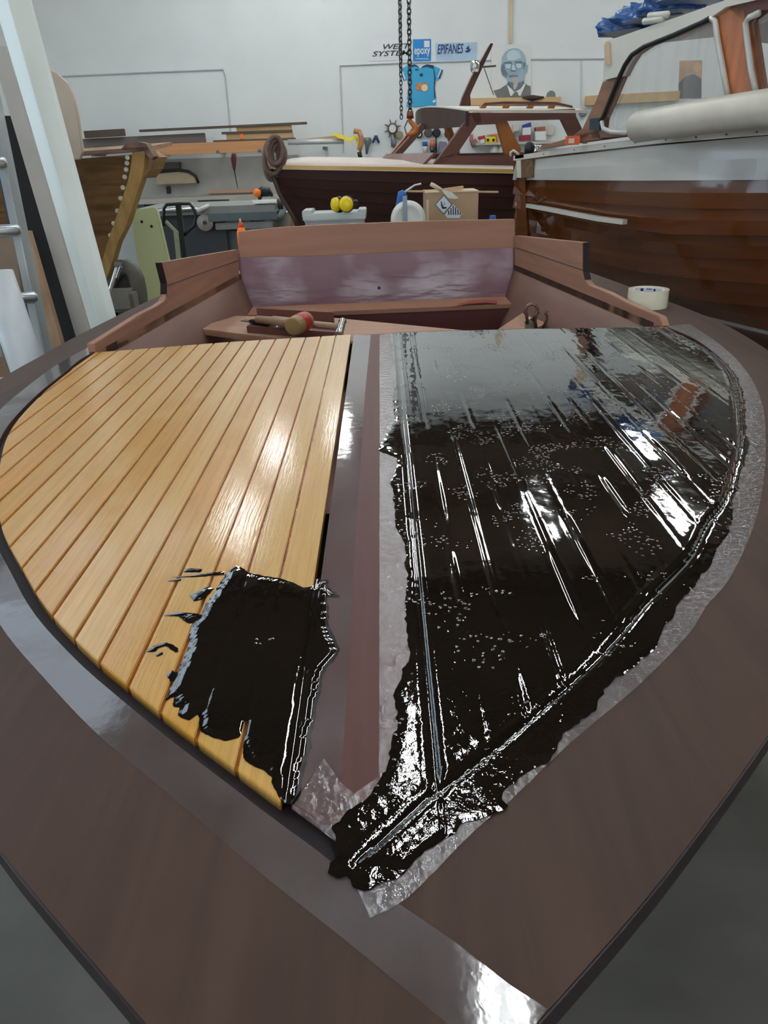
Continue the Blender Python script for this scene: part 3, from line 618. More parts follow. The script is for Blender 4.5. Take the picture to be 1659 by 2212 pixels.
tp = [at(x, y, YT) for x, y in [(515, 501), (600, 492), (700, 486), (860, 480), (1000, 476), (1112, 474), (1112, 540), (1000, 535)]]
tt = [tr_(x, y) for x, y in [(515, 501), (600, 492), (700, 486), (860, 480), (1000, 476), (1112, 474), (1113, 535), (860, 545), (680, 553), (516, 557)]]
tb = [tr_(x, y) for x, y in [(516, 557), (680, 553), (860, 545), (1113, 535), (1116, 655), (860, 669), (525, 680)]]
obj('transom_top', MB().prism(tt, (0, 0.03, 0)), mat('transom_mahogany', srgb(150, 104, 78), 0.5, var=0.12, scale=3, stretch=(0.7, 1, 9), distort=0.5), boat, bevel=0.002)
obj('transom_panel', MB().prism(tb, (0, 0.03, 0)), m_purp, boat, label='purplish lacquered inner transom panel')
obj('drain_hole', MB().tube([tr_(819, 622)+Vector((0, -0.002, 0)), tr_(819, 622)+Vector((0, 0.004, 0))], 0.006, 10), m_dark, boat)
# outer transom board
obj('transom_skin', MB().prism([(-0.67, YT+0.05, DZ-0.02), (0.70, YT+0.05, DZ-0.02), (0.66, YT+0.05, 0.8), (0.5, YT+0.05, 0.5), (0.0, YT+0.05, 0.40), (-0.5, YT+0.05, 0.5), (-0.63, YT+0.05, 0.8)], (0, 0.03, 0)), m_hull, boat)
for a, b, s in ((cLa, cLb, 1), (cRa, cRb, -1)):
    rows = []
    for t in np.linspace(-0.25, 1.0, 16):
        x, y = lerp(a[0], b[0], t), lerp(a[1], b[1], t)
        rows.append([(x-s*0.004, y, DZ-0.01), (x+s*0.03, y, 0.96), (x+s*0.10, y, 0.80), (x+s*0.24, y, 0.62)])
    obj('inner_side', MB().slab(rows, (-s*0.012, 0, 0)), m_mah3, boat, smooth=True)
obj('cockpit_sole', MB().box((0, 2.45, 0.60), (1.1, 1.25, 0.02)), m_mah3, boat)
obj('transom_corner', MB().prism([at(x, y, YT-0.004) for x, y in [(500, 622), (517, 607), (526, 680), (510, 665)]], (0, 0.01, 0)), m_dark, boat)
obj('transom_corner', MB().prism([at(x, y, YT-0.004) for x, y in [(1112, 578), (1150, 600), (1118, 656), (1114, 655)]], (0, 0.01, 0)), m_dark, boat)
# stern seat ledge
sa, sb = at(519, 681, YT-0.10), at(1140, 655, YT-0.10)
obj('seat_ledge', MB().slab([[sa+Vector((0, 0.10, 0.012)), sb+Vector((0, 0.10, 0.012))], [sa, sb]], (0, 0, -0.016)), m_mah2, boat, bevel=0.001)
obj('seat_front', MB().prism([sa+Vector((0.03, 0.012, -0.018)), sb+Vector((-0.03, 0.012, -0.018)), sb+Vector((-0.10, 0.012, -0.25)), sa+Vector((0.10, 0.012, -0.25))], (0, 0.018, 0)), mat('red_brown_seat_panel', srgb(96, 52, 48), 0.45, var=0.12), boat)
# trestles under the hull
m_tres = mat('rough_trestle_timber', srgb(150, 120, 88), 0.7, var=0.2, scale=6, stretch=(1, 9, 9))
for nm, y, lb in (('trestle', 1.5, 'rough timber trestle under the front of the unfinished boat'), ('trestle', 2.6, 'rough timber trestle under the stern of the unfinished boat')):
    t = thing(nm, lb, 'trestle', (-0.03, y, 0), 'trestles carrying the boat')
    obj('crossbar', MB().box((-0.03, y, 0.35), (0.6, 0.09, 0.09)), m_tres, t)
    for sx in (-1, 1):
        for sy in (-1, 1): obj('leg', MB().bar((-0.03+sx*0.24, y+sy*0.03, 0.35), (-0.03+sx*0.30, y+sy*0.2, 0), 0.06, 0.035), m_tres, t)

# ================================================================ loose things in and on the boat
m_ply = mat('light_brown_plywood', srgb(176, 138, 114), 0.55, var=0.08, scale=4, stretch=(1, 8, 1))
m_plyd = mat('dark_red_board', srgb(112, 72, 66), 0.5, var=0.12, scale=5, stretch=(1, 6, 6))
m_hand = mat('worn_ash_handle', srgb(172, 142, 118), 0.5, var=0.12, scale=20, stretch=(1, 6, 6))
m_steel = mat('bright_steel', srgb(190, 190, 186), 0.28, metal=1.0, var=0.1, scale=30)
m_steeld = mat('worn_dark_steel', srgb(96, 88, 84), 0.4, metal=0.9, var=0.2, scale=30)
m_blk = mat('black_plastic', srgb(24, 24, 26), 0.4, var=0.2)
m_red = mat('red_paint', srgb(176, 52, 46), 0.4, var=0.15, scale=30)
m_bronze = mat('dull_bronze', srgb(120, 92, 80), 0.42, metal=0.7, var=0.2, scale=30)
ZB = 0.985                                            # top of the loose board across the cockpit
def slabz(name, px, z, th, m, label, cat, **kw):
    P = [atz(x, y, z) for x, y in px]
    return single(name, MB().prism([p-Vector((0, 0, th)) for p in P], (0, 0, th)), m, label, cat, **kw)
slabz('loose_board', [(422, 709), (508, 682), (720, 686), (1000, 713), (1100, 722), (1095, 745), (800, 752), (560, 726)], ZB, 0.02, m_ply, 'wide light brown board lying across the cockpit under the hammers', 'board', bevel=0.002)
slabz('offcut_board', [(532, 704), (556, 690), (700, 697), (738, 719)], ZB+0.022, 0.022, m_plyd, 'dark edged offcut board lying under the mallet', 'board', bevel=0.002)
a, b = atz(556, 688, ZB+0.002), atz(722, 698, ZB+0.002)
single('upright_strip', MB().prism([a, b, b+Vector((0, 0, 0.035)), a+Vector((0, 0, 0.035))], (0, 0.012, 0)), m_plyd, 'thin dark strip on edge behind the mallet handle', 'board', bevel=0.001)
a, b = at(1068, 716, 2.30), at(1128, 676, 2.62)
single('leaning_board', MB().slab([[a, b], [a+Vector((0.10, -0.02, 0.0)), b+Vector((0.075, -0.06, -0.025))]], (0, 0.003, -0.018)), m_ply, 'pale board end sticking up beside the bronze clamp', 'board', bevel=0.001)
single('curled_veneer', MB().slab([[at(975, 660, YT-0.07), at(1010, 650, YT-0.07), at(1050, 647, YT-0.07), at(1073, 649, YT-0.07), at(1075, 655, YT-0.07)], [at(975, 663, YT-0.10), at(1010, 656, YT-0.10), at(1050, 653, YT-0.10), at(1070, 655, YT-0.10), at(1074, 657, YT-0.10)]], (0, 0, -0.002)), mat('reddish_veneer', srgb(150, 78, 62), 0.45, var=0.1), 'curled reddish veneer offcut on the stern seat ledge', 'veneer')
# mallet
t = thing('mallet', 'wooden mallet with red banded head and pale handle', 'mallet', atz(620, 705, ZB+0.022))
zt = ZB+0.022
h0, h1 = atz(556, 690, zt+0.018), atz(640, 698, zt+0.024)
obj('handle', MB().tube([h0, h0.lerp(h1, .4), h0.lerp(h1, .42), h1], [0.012, 0.013, 0.016, 0.015], 10), m_hand, t, smooth=True)
hc = atz(647, 699, zt+0.030); ax = Vector((0.35, 0.93, 0)).normalized()
obj('head', MB().lathe([(0.024, -0.048), (0.028, -0.044), (0.029, 0), (0.028, 0.044), (0.024, 0.048)], hc, ax, 18), mat('mallet_wood', srgb(158, 128, 84), 0.5, var=0.15, scale=20), t, smooth=False)
obj('band', MB().lathe([(0.0285, -0.012), (0.0298, -0.010), (0.0298, 0.030), (0.0285, 0.032)], hc, ax, 18), m_red, t, smooth=True)
# ball hammer
t = thing('hammer', 'steel ball hammer with pale wooden handle on the loose board', 'hammer', atz(700, 712, ZB))
h0, h1 = atz(662, 700, ZB+0.028), atz(734, 706, ZB+0.030)
obj('handle', MB().tube([h0, h0.lerp(h1, .7), h1], [0.012, 0.011, 0.009], 10), m_hand, t, smooth=True)
hx = Vector((-0.12, -0.75, -0.30)).normalized(); hc = h1+Vector((0.004, 0, 0.0))
obj('head', MB().lathe([(0.004, -0.040), (0.011, -0.034), (0.013, -0.027), (0.009, -0.018), (0.012, -0.008), (0.012, 0.010), (0.009, 0.018), (0.014, 0.026), (0.015, 0.045), (0.012, 0.048)], hc, hx, 16), m_steel, t, smooth=True)
# putty knife and pliers
t = thing('putty_knife', 'black handled tool lying left of the mallet', 'knife', atz(560, 698, zt))
p0, p1 = atz(540, 694, zt+0.008), atz(584, 700, zt+0.008)
obj('handle', MB().tube([p0, p0.lerp(p1, .3), p0.lerp(p1, .8), p1], [0.006, 0.011, 0.010, 0.005], 8), m_blk, t, smooth=True)
obj('blade', MB().bar(p0.lerp(p1, .05), p0-(p1-p0)*0.35, 0.022, 0.002), m_blk, t)
t = thing('pliers', 'small bright steel pliers beside the mallet head', 'pliers', atz(600, 706, zt))
p0, p1, p2 = atz(586, 704, zt+0.006), atz(602, 706, zt+0.006), atz(630, 703, zt+0.006)
obj('jaw', MB().tube([p0, p1], [0.003, 0.007], 8), m_steel, t, smooth=True); obj('grip', MB().tube([p1, p2+Vector((0, 0.006, 0))], [0.006, 0.004], 8), m_steel, t, smooth=True)
obj('grip', MB().tube([p1, p2-Vector((0, 0.014, 0))], [0.006, 0.004], 8), m_steel, t, smooth=True)
# bronze clamps at the right of the cockpit
Yc = 2.2
def clamp(label, ring, r, base, matn=m_bronze):
    t = thing('bronze_hook', label, 'hook', at(*base, Yc)); obj('ring', MB().tube([at(x, y, Yc) for x, y in ring], r, 8), matn, t, smooth=True); return t
t = clamp('round bronze hook standing at the right of the cockpit', [(1139, 700), (1138, 683), (1134, 672), (1138, 661), (1148, 656), (1158, 660), (1162, 669), (1157, 680), (1150, 692)], 0.005, (1145, 702))
obj('plate', MB().prism([at(x, y, Yc+0.006) for x, y in [(1134, 694), (1146, 688), (1158, 692), (1160, 712), (1136, 712)]], (0, 0.02, 0)), mat('scuffed_zinc', srgb(170, 156, 140), 0.4, metal=0.6, var=0.2, scale=40), t)
clamp('curved thin bronze hook beside the round hook', [(1159, 712), (1156, 694), (1158, 680), (1164, 673)], 0.0045, (1160, 710))
clamp('small bent bronze hook nearest the right coaming', [(1171, 712), (1181, 692), (1182, 683), (1178, 677), (1182, 671)], 0.004, (1175, 710))
# roll of clear tape on the right side deck
tc0 = atz(1397, 662, DZ); m_roll = mat('clear_tape_roll', srgb(226, 220, 196), 0.25, var=0.05, coat=0.5, stretch=(1, 1, 0.2)); R = 0.055
t = thing('tape_roll', 'roll of clear packing tape on the right side deck', 'tape roll', tc0)
n = 40; mb = MB(); rows = []
for r, z in ((R, 0), (R, 0.048), (0.042, 0.048), (0.042, 0)): rows.append([tc0+Vector((r*math.cos(2*math.pi*k/n), r*math.sin(2*math.pi*k/n), z)) for k in range(n)])
rows.append(rows[0]); mb.grid(rows, close=True); obj('tape', mb, m_roll, t, bevel=0)
rows = []
for r, z in ((0.0418, 0.001), (0.0418, 0.0475), (0.039, 0.0475), (0.039, 0.001)): rows.append([tc0+Vector((r*math.cos(2*math.pi*k/n), r*math.sin(2*math.pi*k/n), z)) for k in range(n)])
rows.append(rows[0]); core = obj('core', MB().grid(rows, close=True), mat('white_card_core', srgb(232, 232, 228), 0.5, var=0.04), t)
m_ink = mat('blue_print', srgb(30, 58, 140), 0.5, var=0.1)
def arc_mark(a0, a1, z0, z1):
    k = 8; return MB().slab([[tc0+Vector((0.0388*math.cos(a), 0.0388*math.sin(a), z)) for z in (z0, z1)] for a in np.linspace(a0, a1, k)], (0, -0.0004, 0))
obj('print', arc_mark(1.62, 1.85, 0.034, 0.044), m_ink, core); obj('print', arc_mark(0.75, 0.9, 0.036, 0.043), m_ink, core); obj('print', arc_mark(1.0, 1.4, 0.040, 0.0425), m_ink, core)

# ================================================================ bench behind the transom and what stands on it
BZ, BY = 0.93, 3.95
m_bench = mat('bench_plywood', srgb(150, 128, 104), 0.6, var=0.12)
t = thing('work_bench', 'low plywood bench behind the transom carrying the box and bin', 'bench', (0.1, BY, 0))
obj('top', MB().box((-0.05, BY, BZ-0.015), (2.0, 0.62, 0.03)), m_bench, t)
for sx in (-1, 1):
    for sy in (-1, 1): obj('leg', MB().box((0.1+sx*0.88, BY+sy*0.26, (BZ-0.03)/2), (0.07, 0.07, BZ-0.03)), m_bench, t)
# plastic bin
Y0 = 3.85
def bx_at(x0, x1, Y): return at(x0, 460, Y).x, at(x1, 460, Y).x
x0, x1 = bx_at(652, 791, Y0); zt = at(720, 460, Y0).z; cx = (x0+x1)/2; wd = x1-x0
m_bin = mat('translucent_plastic', srgb(206, 214, 212), 0.3, var=0.04, trans=0.25)
t = thing('plastic_bin', 'translucent lidded plastic bin under the yellow earmuffs', 'bin', (cx, Y0+0.1, BZ))
obj('body', MB().box((cx, Y0+0.1, (BZ+zt-0.03)/2), (wd*0.86, 0.2, zt-0.03-BZ), taper=1.08), m_bin, t, bevel=0.008)
obj('lid', MB().box((cx, Y0+0.1, zt-0.018), (wd, 0.24, 0.036), taper=0.94), m_bin, t, bevel=0.008)
obj('latch', MB().box((x0+0.025, Y0+0.1, zt-0.004), (0.05, 0.2, 0.035)), m_bin, t, bevel=0.004); obj('latch', MB().box((x1-0.02, Y0+0.1, zt-0.004), (0.04, 0.2, 0.03)), m_bin, t, bevel=0.004)
obj('contents', MB().box((cx, Y0+0.1, BZ+(zt-BZ)*0.35), (wd*0.7, 0.16, (zt-BZ)*0.6)), mat('dark_contents', srgb(92, 98, 104), 0.6, var=0.3, scale=30), t)
# earmuffs
m_yel = mat('yellow_plastic', srgb(236, 206, 22), 0.35, var=0.08, scale=20)
t = thing('earmuffs', 'yellow and black ear defenders on the plastic bin', 'earmuffs', (cx+0.03, Y0+0.08, zt))
ec = at(748, 441, Y0-0.02); e2 = at(728, 442, Y0+0.02)
for c, ax, s in ((ec, Vector((-0.12, -0.95, 0.05)), 0), (e2, Vector((-0.85, -0.5, 0)), 1)):
    ax.normalize(); r = 0.034 if s == 0 else 0.033
    obj('cup', MB().lathe([(r*0.55, 0.026), (r*0.9, 0.02), (r, 0.008), (r, 0.0)], c, ax, 20), m_yel, t, smooth=True)
    obj('cushion', MB().lathe([(r*1.0, 0.0), (r*1.12, -0.008), (r*1.1, -0.02), (r*0.8, -0.026)], c, ax, 20), m_blk, t, smooth=True)
obj('headband', MB().tube([ec+Vector((0.02, 0.03, 0.0)), ec+Vector((0.045, 0.05, 0.005)), ec+Vector((0.04, 0.10, 0.0)), e2+Vector((0.02, 0.08, 0)), e2+Vector((0.012, 0.03, 0))], 0.012, 8), m_blk, t, smooth=True)
# cardboard box with hazard diamonds
Y1 = 3.9; x0, x1 = at(920, 450, Y1).x, at(1033, 450, Y1).x; zt = at(976, 416, Y1).z; cx = (x0+x1)/2
m_card = mat('brown_cardboard', srgb(176, 148, 118), 0.7, var=0.07, scale=6); m_cards = mat('pale_cardboard_edge', srgb(210, 188, 158), 0.7, var=0.06)
t = thing('cardboard_box', 'brown cardboard box with two hazard diamond labels', 'box', (cx, Y1+0.12, BZ))
obj('carton', MB().box((cx, Y1+0.12, (BZ+zt)/2), (x1-x0, 0.24, zt-BZ)), m_card, t, bevel=0.002)
obj('flap', MB().box((cx+0.0, Y1+0.12, zt+0.003), (x1-x0+0.004, 0.245, 0.005)), m_cards, t)
obj('corner_tape', MB().box((x0+0.008, Y1-0.001, (BZ+zt)/2-0.01), (0.012, 0.002, (zt-BZ)*0.9)), m_cards, t)
m_lab = mat('white_label', srgb(206, 218, 228), 0.4, var=0.03); m_inkb = mat('black_print', srgb(20, 26, 36), 0.5, var=0.1)
def diamond(pxs, d): return MB().prism([at(x, y, Y1-d) for x, y in pxs], (0, 0.001, 0))
f1 = [(959, 421), (976.5, 442), (958, 463), (939.5, 442)]
o = obj('hazard_label', diamond(f1, 0.0015), m_inkb, t); obj('label_face', diamond([(959, 423), (974.8, 442), (958, 461), (941.2, 442)], 0.0025), m_lab, o)
obj('print', MB().prism([at(x, y, Y1-0.0036) for x, y in [(952, 435), (954, 435), (957, 447), (965, 447), (964, 451), (955, 451), (953, 445)]], (0, 0.001, 0)), m_inkb, o)
obj('print', MB().tube([at(x, y, Y1-0.003) for x, y in [(961, 438), (958, 443), (957, 448)]], 0.0014, 5), m_inkb, o)
f2 = [(979, 441.5), (998, 461), (992, 471), (966, 471), (961, 463)]
o = obj('hazard_label', diamond(f2, 0.0012), m_lab, t)
for k in range(6):
    xa = 968+k*5.0; top = 455-abs(0) if False else max(443.5, 441.5+abs(xa-979)*1.0+1.5)
    obj('stripe', diamond([(xa, top), (xa+2.4, top+1.5), (xa+2.4, 464), (xa, 464)], 0.0024), m_inkb, o)
# trowel and sticks on the box
t = thing('trowel', 'pale handled spreader lying across the cardboard box', 'trowel', at(960, 415, Y1))
obj('handle', MB().tube([at(930, 397, Y1-0.01), at(935, 400, Y1-0.01), at(956, 412, Y1-0.01)], [0.009, 0.011, 0.009], 10), mat('pale_wood_handle', srgb(226, 206, 172), 0.5, var=0.08), t, smooth=True)
obj('blade', MB().prism([at(x, y, Y1-0.014) for x, y in [(953, 411), (960, 410), (975, 415), (991, 428), (984, 430), (968, 428)]], (0, 0.002, 0)), mat('smeared_blade', srgb(210, 206, 192), 0.4, var=0.1, scale=30), t)
m_stick = mat('pale_stir_stick', srgb(190, 156, 120), 0.6, var=0.1)
single('stir_stick', MB().bar(at(880, 413, Y1+0.1), at(1076, 414.5, Y1+0.1), 0.02, 0.008), m_stick, 'long thin wooden stick across the box top', 'stick')
single('wooden_wedge', MB().bar(at(958, 411, Y1+0.04), at(1001, 405, Y1+0.04), 0.03, 0.016), m_stick, 'short pale wooden wedge on the box behind the spreader', 'wedge', bevel=0.002)
# blue oil can, plate, grey stick
m_blue = mat('blue_can_plastic', srgb(38, 92, 168), 0.4, var=0.08)
t = thing('oil_can', 'blue trigger bottle with thin white spout left of the box', 'bottle', at(866, 470, Y1))
obj('body', MB().tube([at(858, 490, Y1), at(860, 460, Y1), at(865, 440, Y1), at(870, 418, Y1), at(874, 414, Y1)], [0.020, 0.019, 0.021, 0.024, 0.012], 12), m_blue, t, smooth=True)
obj('spout', MB().tube([at(873, 416, Y1), at(884, 408, Y1), at(896, 400, Y1), at(910, 397, Y1)], [0.006, 0.005, 0.004, 0.0045], 8), mat('white_spout', srgb(214, 216, 214), 0.4, var=0.04), t, smooth=True)
dc = at(882, 474, Y1-0.05)
single('white_disc', MB().lathe([(0.085, -0.004), (0.086, 0.0), (0.06, 0.006), (0.058, 0.004), (0.02, 0.004)], dc, (0.1, -1, 0.1), 30), mat('white_plate', srgb(232, 234, 226), 0.4, var=0.03), 'white round lid standing behind the transom', 'lid', smooth=True)
single('grey_stick', MB().box(at(875, 455, Y1-0.08), (0.022, 0.01, 0.13)), mat('grey_plastic', srgb(150, 164, 180), 0.5, var=0.05), 'pale grey flat stick in front of the white lid', 'stick', bevel=0.002)
c0 = at(1064, 469, Y1); single('blue_bottle', MB().lathe([(0.017, BZ-c0.z), (0.017, -0.012), (0.016, -0.011), (0.016, 0.004), (0.013, 0.008)], c0, (0, 0, 1), 14), m_blue, 'small blue capped bottle just above the transom edge', 'bottle', smooth=True)
# orange glue bottle left of the transom
c0 = at(521, 496, Y1); t = thing('glue_bottle', 'orange glue bottle with red collar beside the transom corner', 'bottle', Vector((c0.x, c0.y, BZ)))
obj('body', MB().lathe([(0.024, BZ-c0.z), (0.025, -0.02), (0.020, 0.0), (0.012, 0.012)], c0, (0, 0, 1), 16), mat('orange_plastic', srgb(250, 122, 20), 0.35, var=0.05), t, smooth=True)
obj('collar', MB().lathe([(0.013, 0.012), (0.014, 0.014), (0.012, 0.03), (0.007, 0.034)], c0, (0, 0, 1), 14), mat('red_collar', srgb(226, 66, 26), 0.4, var=0.05), t, smooth=True)
obj('nozzle', MB().lathe([(0.006, 0.034), (0.005, 0.046), (0.002, 0.052)], c0, (0, 0, 1), 10), m_bin, t, smooth=True)

# ================================================================ varnished lapstrake boat at the right
m_var = mat('varnished_mahogany_strake', srgb(98, 54, 22), 0.25, var=0.12, scale=2.5, stretch=(0.5, 0.5, 7), coat=0.8, crough=0.06, objcol=True, distort=0.5)
m_white = mat('off_white_paint', srgb(206, 202, 190), 0.35, var=0.05, scale=4, coat=0.3)
m_wgrey = mat('greyish_white_paint', srgb(188, 186, 178), 0.3, var=0.05, scale=3, coat=0.4)
m_cabin = mat('cabin_mahogany', srgb(132, 92, 70), 0.4, var=0.14, scale=5, stretch=(1, 1, 5))
m_post = mat('orange_varnished_post', srgb(168, 98, 56), 0.3, var=0.2, scale=5, stretch=(6, 6, 1), coat=0.5)
m_gask = mat('black_rubber', srgb(30, 30, 30), 0.5, var=0.1)
m_chrome = mat('chrome', srgb(216, 216, 214), 0.12, metal=1.0, var=0.04)
def glass_mat(name, tint, milk):
    m = bpy.data.materials.new(name); m.use_nodes = True; nt = m.node_tree; L = nt.links.new; nt.nodes.remove(nt.nodes['Principled BSDF']); out = nt.nodes['Material Output']
    tr = nd(nt, 'ShaderNodeBsdfTransparent'); tr.inputs[0].default_value = (*tint, 1); gl = nd(nt, 'ShaderNodeBsdfGlossy'); gl.inputs['Roughness'].default_value = 0.03
    df = nd(nt, 'ShaderNodeBsdfDiffuse'); df.inputs[0].default_value = (0.5, 0.5, 0.48, 1)
    a = nd(nt, 'ShaderNodeMixShader'); L(tr.outputs[0], a.inputs[1]); L(df.outputs[0], a.inputs[2])
    tc = nd(nt, 'ShaderNodeTexCoord'); mp = nd(nt, 'ShaderNodeMapping'); mp.inputs['Scale'].default_value = (14, 14, 0.6); L(tc.outputs['Object'], mp.inputs[0])
    n = nd(nt, 'ShaderNodeTexNoise'); n.inputs['Scale'].default_value = 1.0; L(mp.outputs[0], n.inputs['Vector'])
    mr = nd(nt, 'ShaderNodeMapRange'); mr.inputs[1].default_value = 0.45; mr.inputs[2].default_value = 0.75; mr.inputs[3].default_value = milk*0.5; mr.inputs[4].default_value = milk*2; L(n.outputs[0], mr.inputs[0]); L(mr.outputs[0], a.inputs[0])
    fr = schlick(nt, 0.04); c = nd(nt, 'ShaderNodeMixShader')
    L(fr.outputs[0], c.inputs[0]); L(a.outputs[0], c.inputs[1]); L(gl.outputs[0], c.inputs[2]); L(c.outputs[0], out.inputs['Surface']); return m
m_glass = glass_mat('dusty_cabin_glass', (0.84, 0.85, 0.85), 0.12)
HP = [(0.985, 5.35), (1.10, 4.75), (1.28, 4.1), (1.52, 3.5), (1.80, 3.0), (2.15, 2.5), (2.5, 2.1)]     # sheer in plan
HPc = smooth_poly(HP, 40); HPc = [tuple(p) for p in HPc]
def inset(P, d):
    q = offs(np.array(P), d); return [tuple(p) for p in q]
stem = at(1115, 360, 5.35); vb = thing('varnished_boat', 'large varnished clinker boat with white sheer strake and cabin at right', 'boat', (1.9, 3.7, 0))
LAPS = [  # pixel lines of the plank edges, top to bottom
 [(1113, 349), (1200, 339), (1400, 316), (1659, 293), (1750, 286)],
 [(1116, 384), (1250, 384), (1400, 384), (1659, 381), (1750, 380)],
 [(1118, 414), (1237, 430), (1360, 437), (1500, 444), (1659, 444), (1750, 443)],
 [(1120, 444), (1237, 466), (1345, 487), (1465, 500), (1659, 502), (1750, 502)],
 [(1122, 490), (1275, 521), (1377, 536), (1516, 550), (1659, 554), (1750, 555)],
 [(1124, 524), (1275, 556), (1377, 580), (1516, 597), (1659, 606), (1750, 609)],
 [(1126, 552), (1275, 582), (1400, 622), (1516, 643), (1659, 656), (1750, 662)],
 [(1128, 566), (1272, 590), (1360, 625), (1447, 650), (1534, 676), (1659, 706), (1750, 726)]]
toneV = [(1, 1, 1), (1.0, .92, .85), (1.2, 1.05, .8), (.92, .85, .75), (1.15, 1.0, .85), (.9, .82, .75), (.75, .7, .65)]
def extend(P, n=5, step=0.55):
    d = (P[-1]-P[-2]); d.z *= 0.2; d.normalize(); P = list(P); ax_ = Vector((0.62, -0.78, 0))
    for i in range(n): d = (d*0.75+ax_*0.25).normalized(); P.append(P[-1]+d*step)
    return P
def lapline(k, dn, n=26):
    xs = np.linspace(1116, 1745, n); L = LAPS[k]; ys = np.interp(xs, [p[0] for p in L], [p[1] for p in L])
    plan = inset(HPc, -dn) if dn else HPc
    return extend([oncurt(x, y, plan) for x, y in zip(xs, ys)])
depthk = [0, 0.015, 0.05, 0.10, 0.16, 0.23, 0.31, 0.40]
for k in range(7):
    up, lo = lapline(k, -depthk[k]), lapline(k+1, -depthk[k+1])
    n0 = Vector((-0.93, -0.37, 0))
    lo2 = [p+n0*0.03+Vector((0, 0, -0.012)) for p in lo]; up2 = [p+Vector((0, 0, 0.0)) for p in up]
    o = obj('strake', MB().slab([[u, u.lerp(l, .5)+n0*0.005, l] for u, l in zip(up2, lo2)], -n0*0.016), m_wgrey if k == 0 else m_var, vb, smooth=False, label='greyish white sheer strake' if k == 0 else None)
    o.color = (*[c for c in toneV[k]], 1)
bs = lapline(7, -0.36); obj('boot_stripe', MB().slab([[p, p+Vector((0.03, 0.05, -0.05))] for p in bs], (0.02, 0.01, 0)), m_wgrey, vb)
bt = [p+Vector((0.03, 0.05, -0.055)) for p in bs]; obj('hull_bottom', MB().slab([[p, p+Vector((0.28, 0.16, -0.22)), p+Vector((0.6, 0.4, -0.36))] for p in bt], (0.02, 0, 0.01)), m_hull, vb, smooth=True)
# rub rail along the sheer with fastenings
rr = [oncurt(x, y, inset(HPc, -0.02)) for x, y in zip(np.linspace(1109, 1745, 30), np.interp(np.linspace(1109, 1745, 30), [1109, 1200, 1400, 1659, 1745], [342, 329, 305, 283, 276]))]
rr = extend(rr)
obj('rub_rail', MB().slab([[p+Vector((0, 0, 0.014)), p-Vector((0, 0, 0.014))] for p in rr], (0.04, 0.03, 0)), m_white, vb, bevel=0)
for i in range(3, 30, 3):
    p = rr[i]; obj('fastening', MB().tube([p+Vector((-0.003, -0.002, 0)), p+Vector((0.004, 0.002, 0))], 0.004, 6), m_steeld, vb)
sg = [oncurt(x, y, inset(HPc, -0.012)) for x, y in [(1112, 441), (1130, 443), (1180, 452), (1237, 463), (1290, 473), (1345, 480)]]
obj('spray_rail', MB().slab([[p+Vector((0, 0, 0.012)), p-Vector((0, 0, 0.012))] for p in sg], (0.03, 0.02, 0)), m_white, vb)
st0 = oncurt(1116, 349, HPc); sl = [oncurt(x, y, HPc) for x, y in [(1116, 349), (1118, 400), (1120, 450), (1124, 520), (1130, 600)]]
obj('stem_post', MB().slab([[p+Vector((-0.02, 0.02, 0)), p+Vector((0.05, -0.005, 0))] for p in sl], (0.05, 0.06, 0)), m_var, vb)
pq = [oncurt(x, y, inset(HPc, -0.024)) for x, y in [(1125, 346), (1150, 344), (1151, 383), (1126, 384)]]
o = obj('name_plate', MB().prism(pq, (0.01, 0.006, 0)), mat('bronze_brown_plate', srgb(112, 84, 56), 0.4, var=0.3, scale=40, metal=0.3), vb)
for fx in (1130, 1134, 1138, 1142, 1146): obj('raised_mark', MB().tube([oncurt(fx, 352, inset(HPc, -0.026)), oncurt(fx+0.5, 377, inset(HPc, -0.026))], 0.0035, 5), mat('worn_gilt', srgb(170, 140, 96), 0.4, var=0.2, metal=0.4), o)
wp = [oncurt(x, y, inset(HPc, -0.02)) for x, y in [(1115, 347), (1125, 346), (1126, 384), (1117, 384)]]; obj('stem_facing', MB().prism(wp, (0.01, 0.006, 0)), m_white, vb)
# deck
dk_ = [(p.x+0.01, p.y, p.z+0.016) for p in rr]
obj('deck', MB().slab([[(x, y, z), (x+0.45, y+0.30, z+0.012), (x+1.1, y+0.62, z+0.012)] for x, y, z in dk_], (0, 0, -0.02)), m_cabin, vb)
ra = extend([oncurt(x, y, inset(HPc, 0.05)) for x, y in [(1168, 322), (1240, 311), (1400, 289), (1659, 266), (1745, 259)]])
obj('toe_board', MB().slab([[p, p+Vector((0, 0, 0.02))] for p in ra], (0.02, 0.015, 0)), m_cabin, vb)
# fore coaming rising to the cabin
cA, cB = tuple(at(1168, 318, 5.0)[:2]), tuple(at(1700, 200, 3.12)[:2])
def cb(x, y, d=0.0):
    return online(x, y, (cA[0]+d*0.9, cA[1]+d*0.45), (cB[0]+d*0.9, cB[1]+d*0.45))
nC = Vector((cB[0]-cA[0], cB[1]-cA[1], 0)).normalized(); nC = Vector((-nC.y, nC.x, 0)); nC = nC if nC.x > 0 else -nC
def panel(name, px, m, th=0.03, d=0.0, par=None, **kw): return obj(name, MB().prism([cb(x, y, d) for x, y in px], nC*th), m, par or vb, **kw)
def sheet_panel(name, px, m, d):
    P = [cb(x, y, d) for x, y in px]; return obj(name, MB().add(P, [tuple(range(len(P)))]), m, vb)
panel('coaming', [(1168, 321), (1185, 312), (1235, 296), (1262, 276), (1290, 282), (1300, 300), (1240, 309)], m_cabin)
panel('windscreen_post', [(1240, 291), (1258, 278), (1288, 217), (1302, 177), (1337, 166), (1299, 256), (1295, 285), (1262, 300)], m_cabin, 0.05)
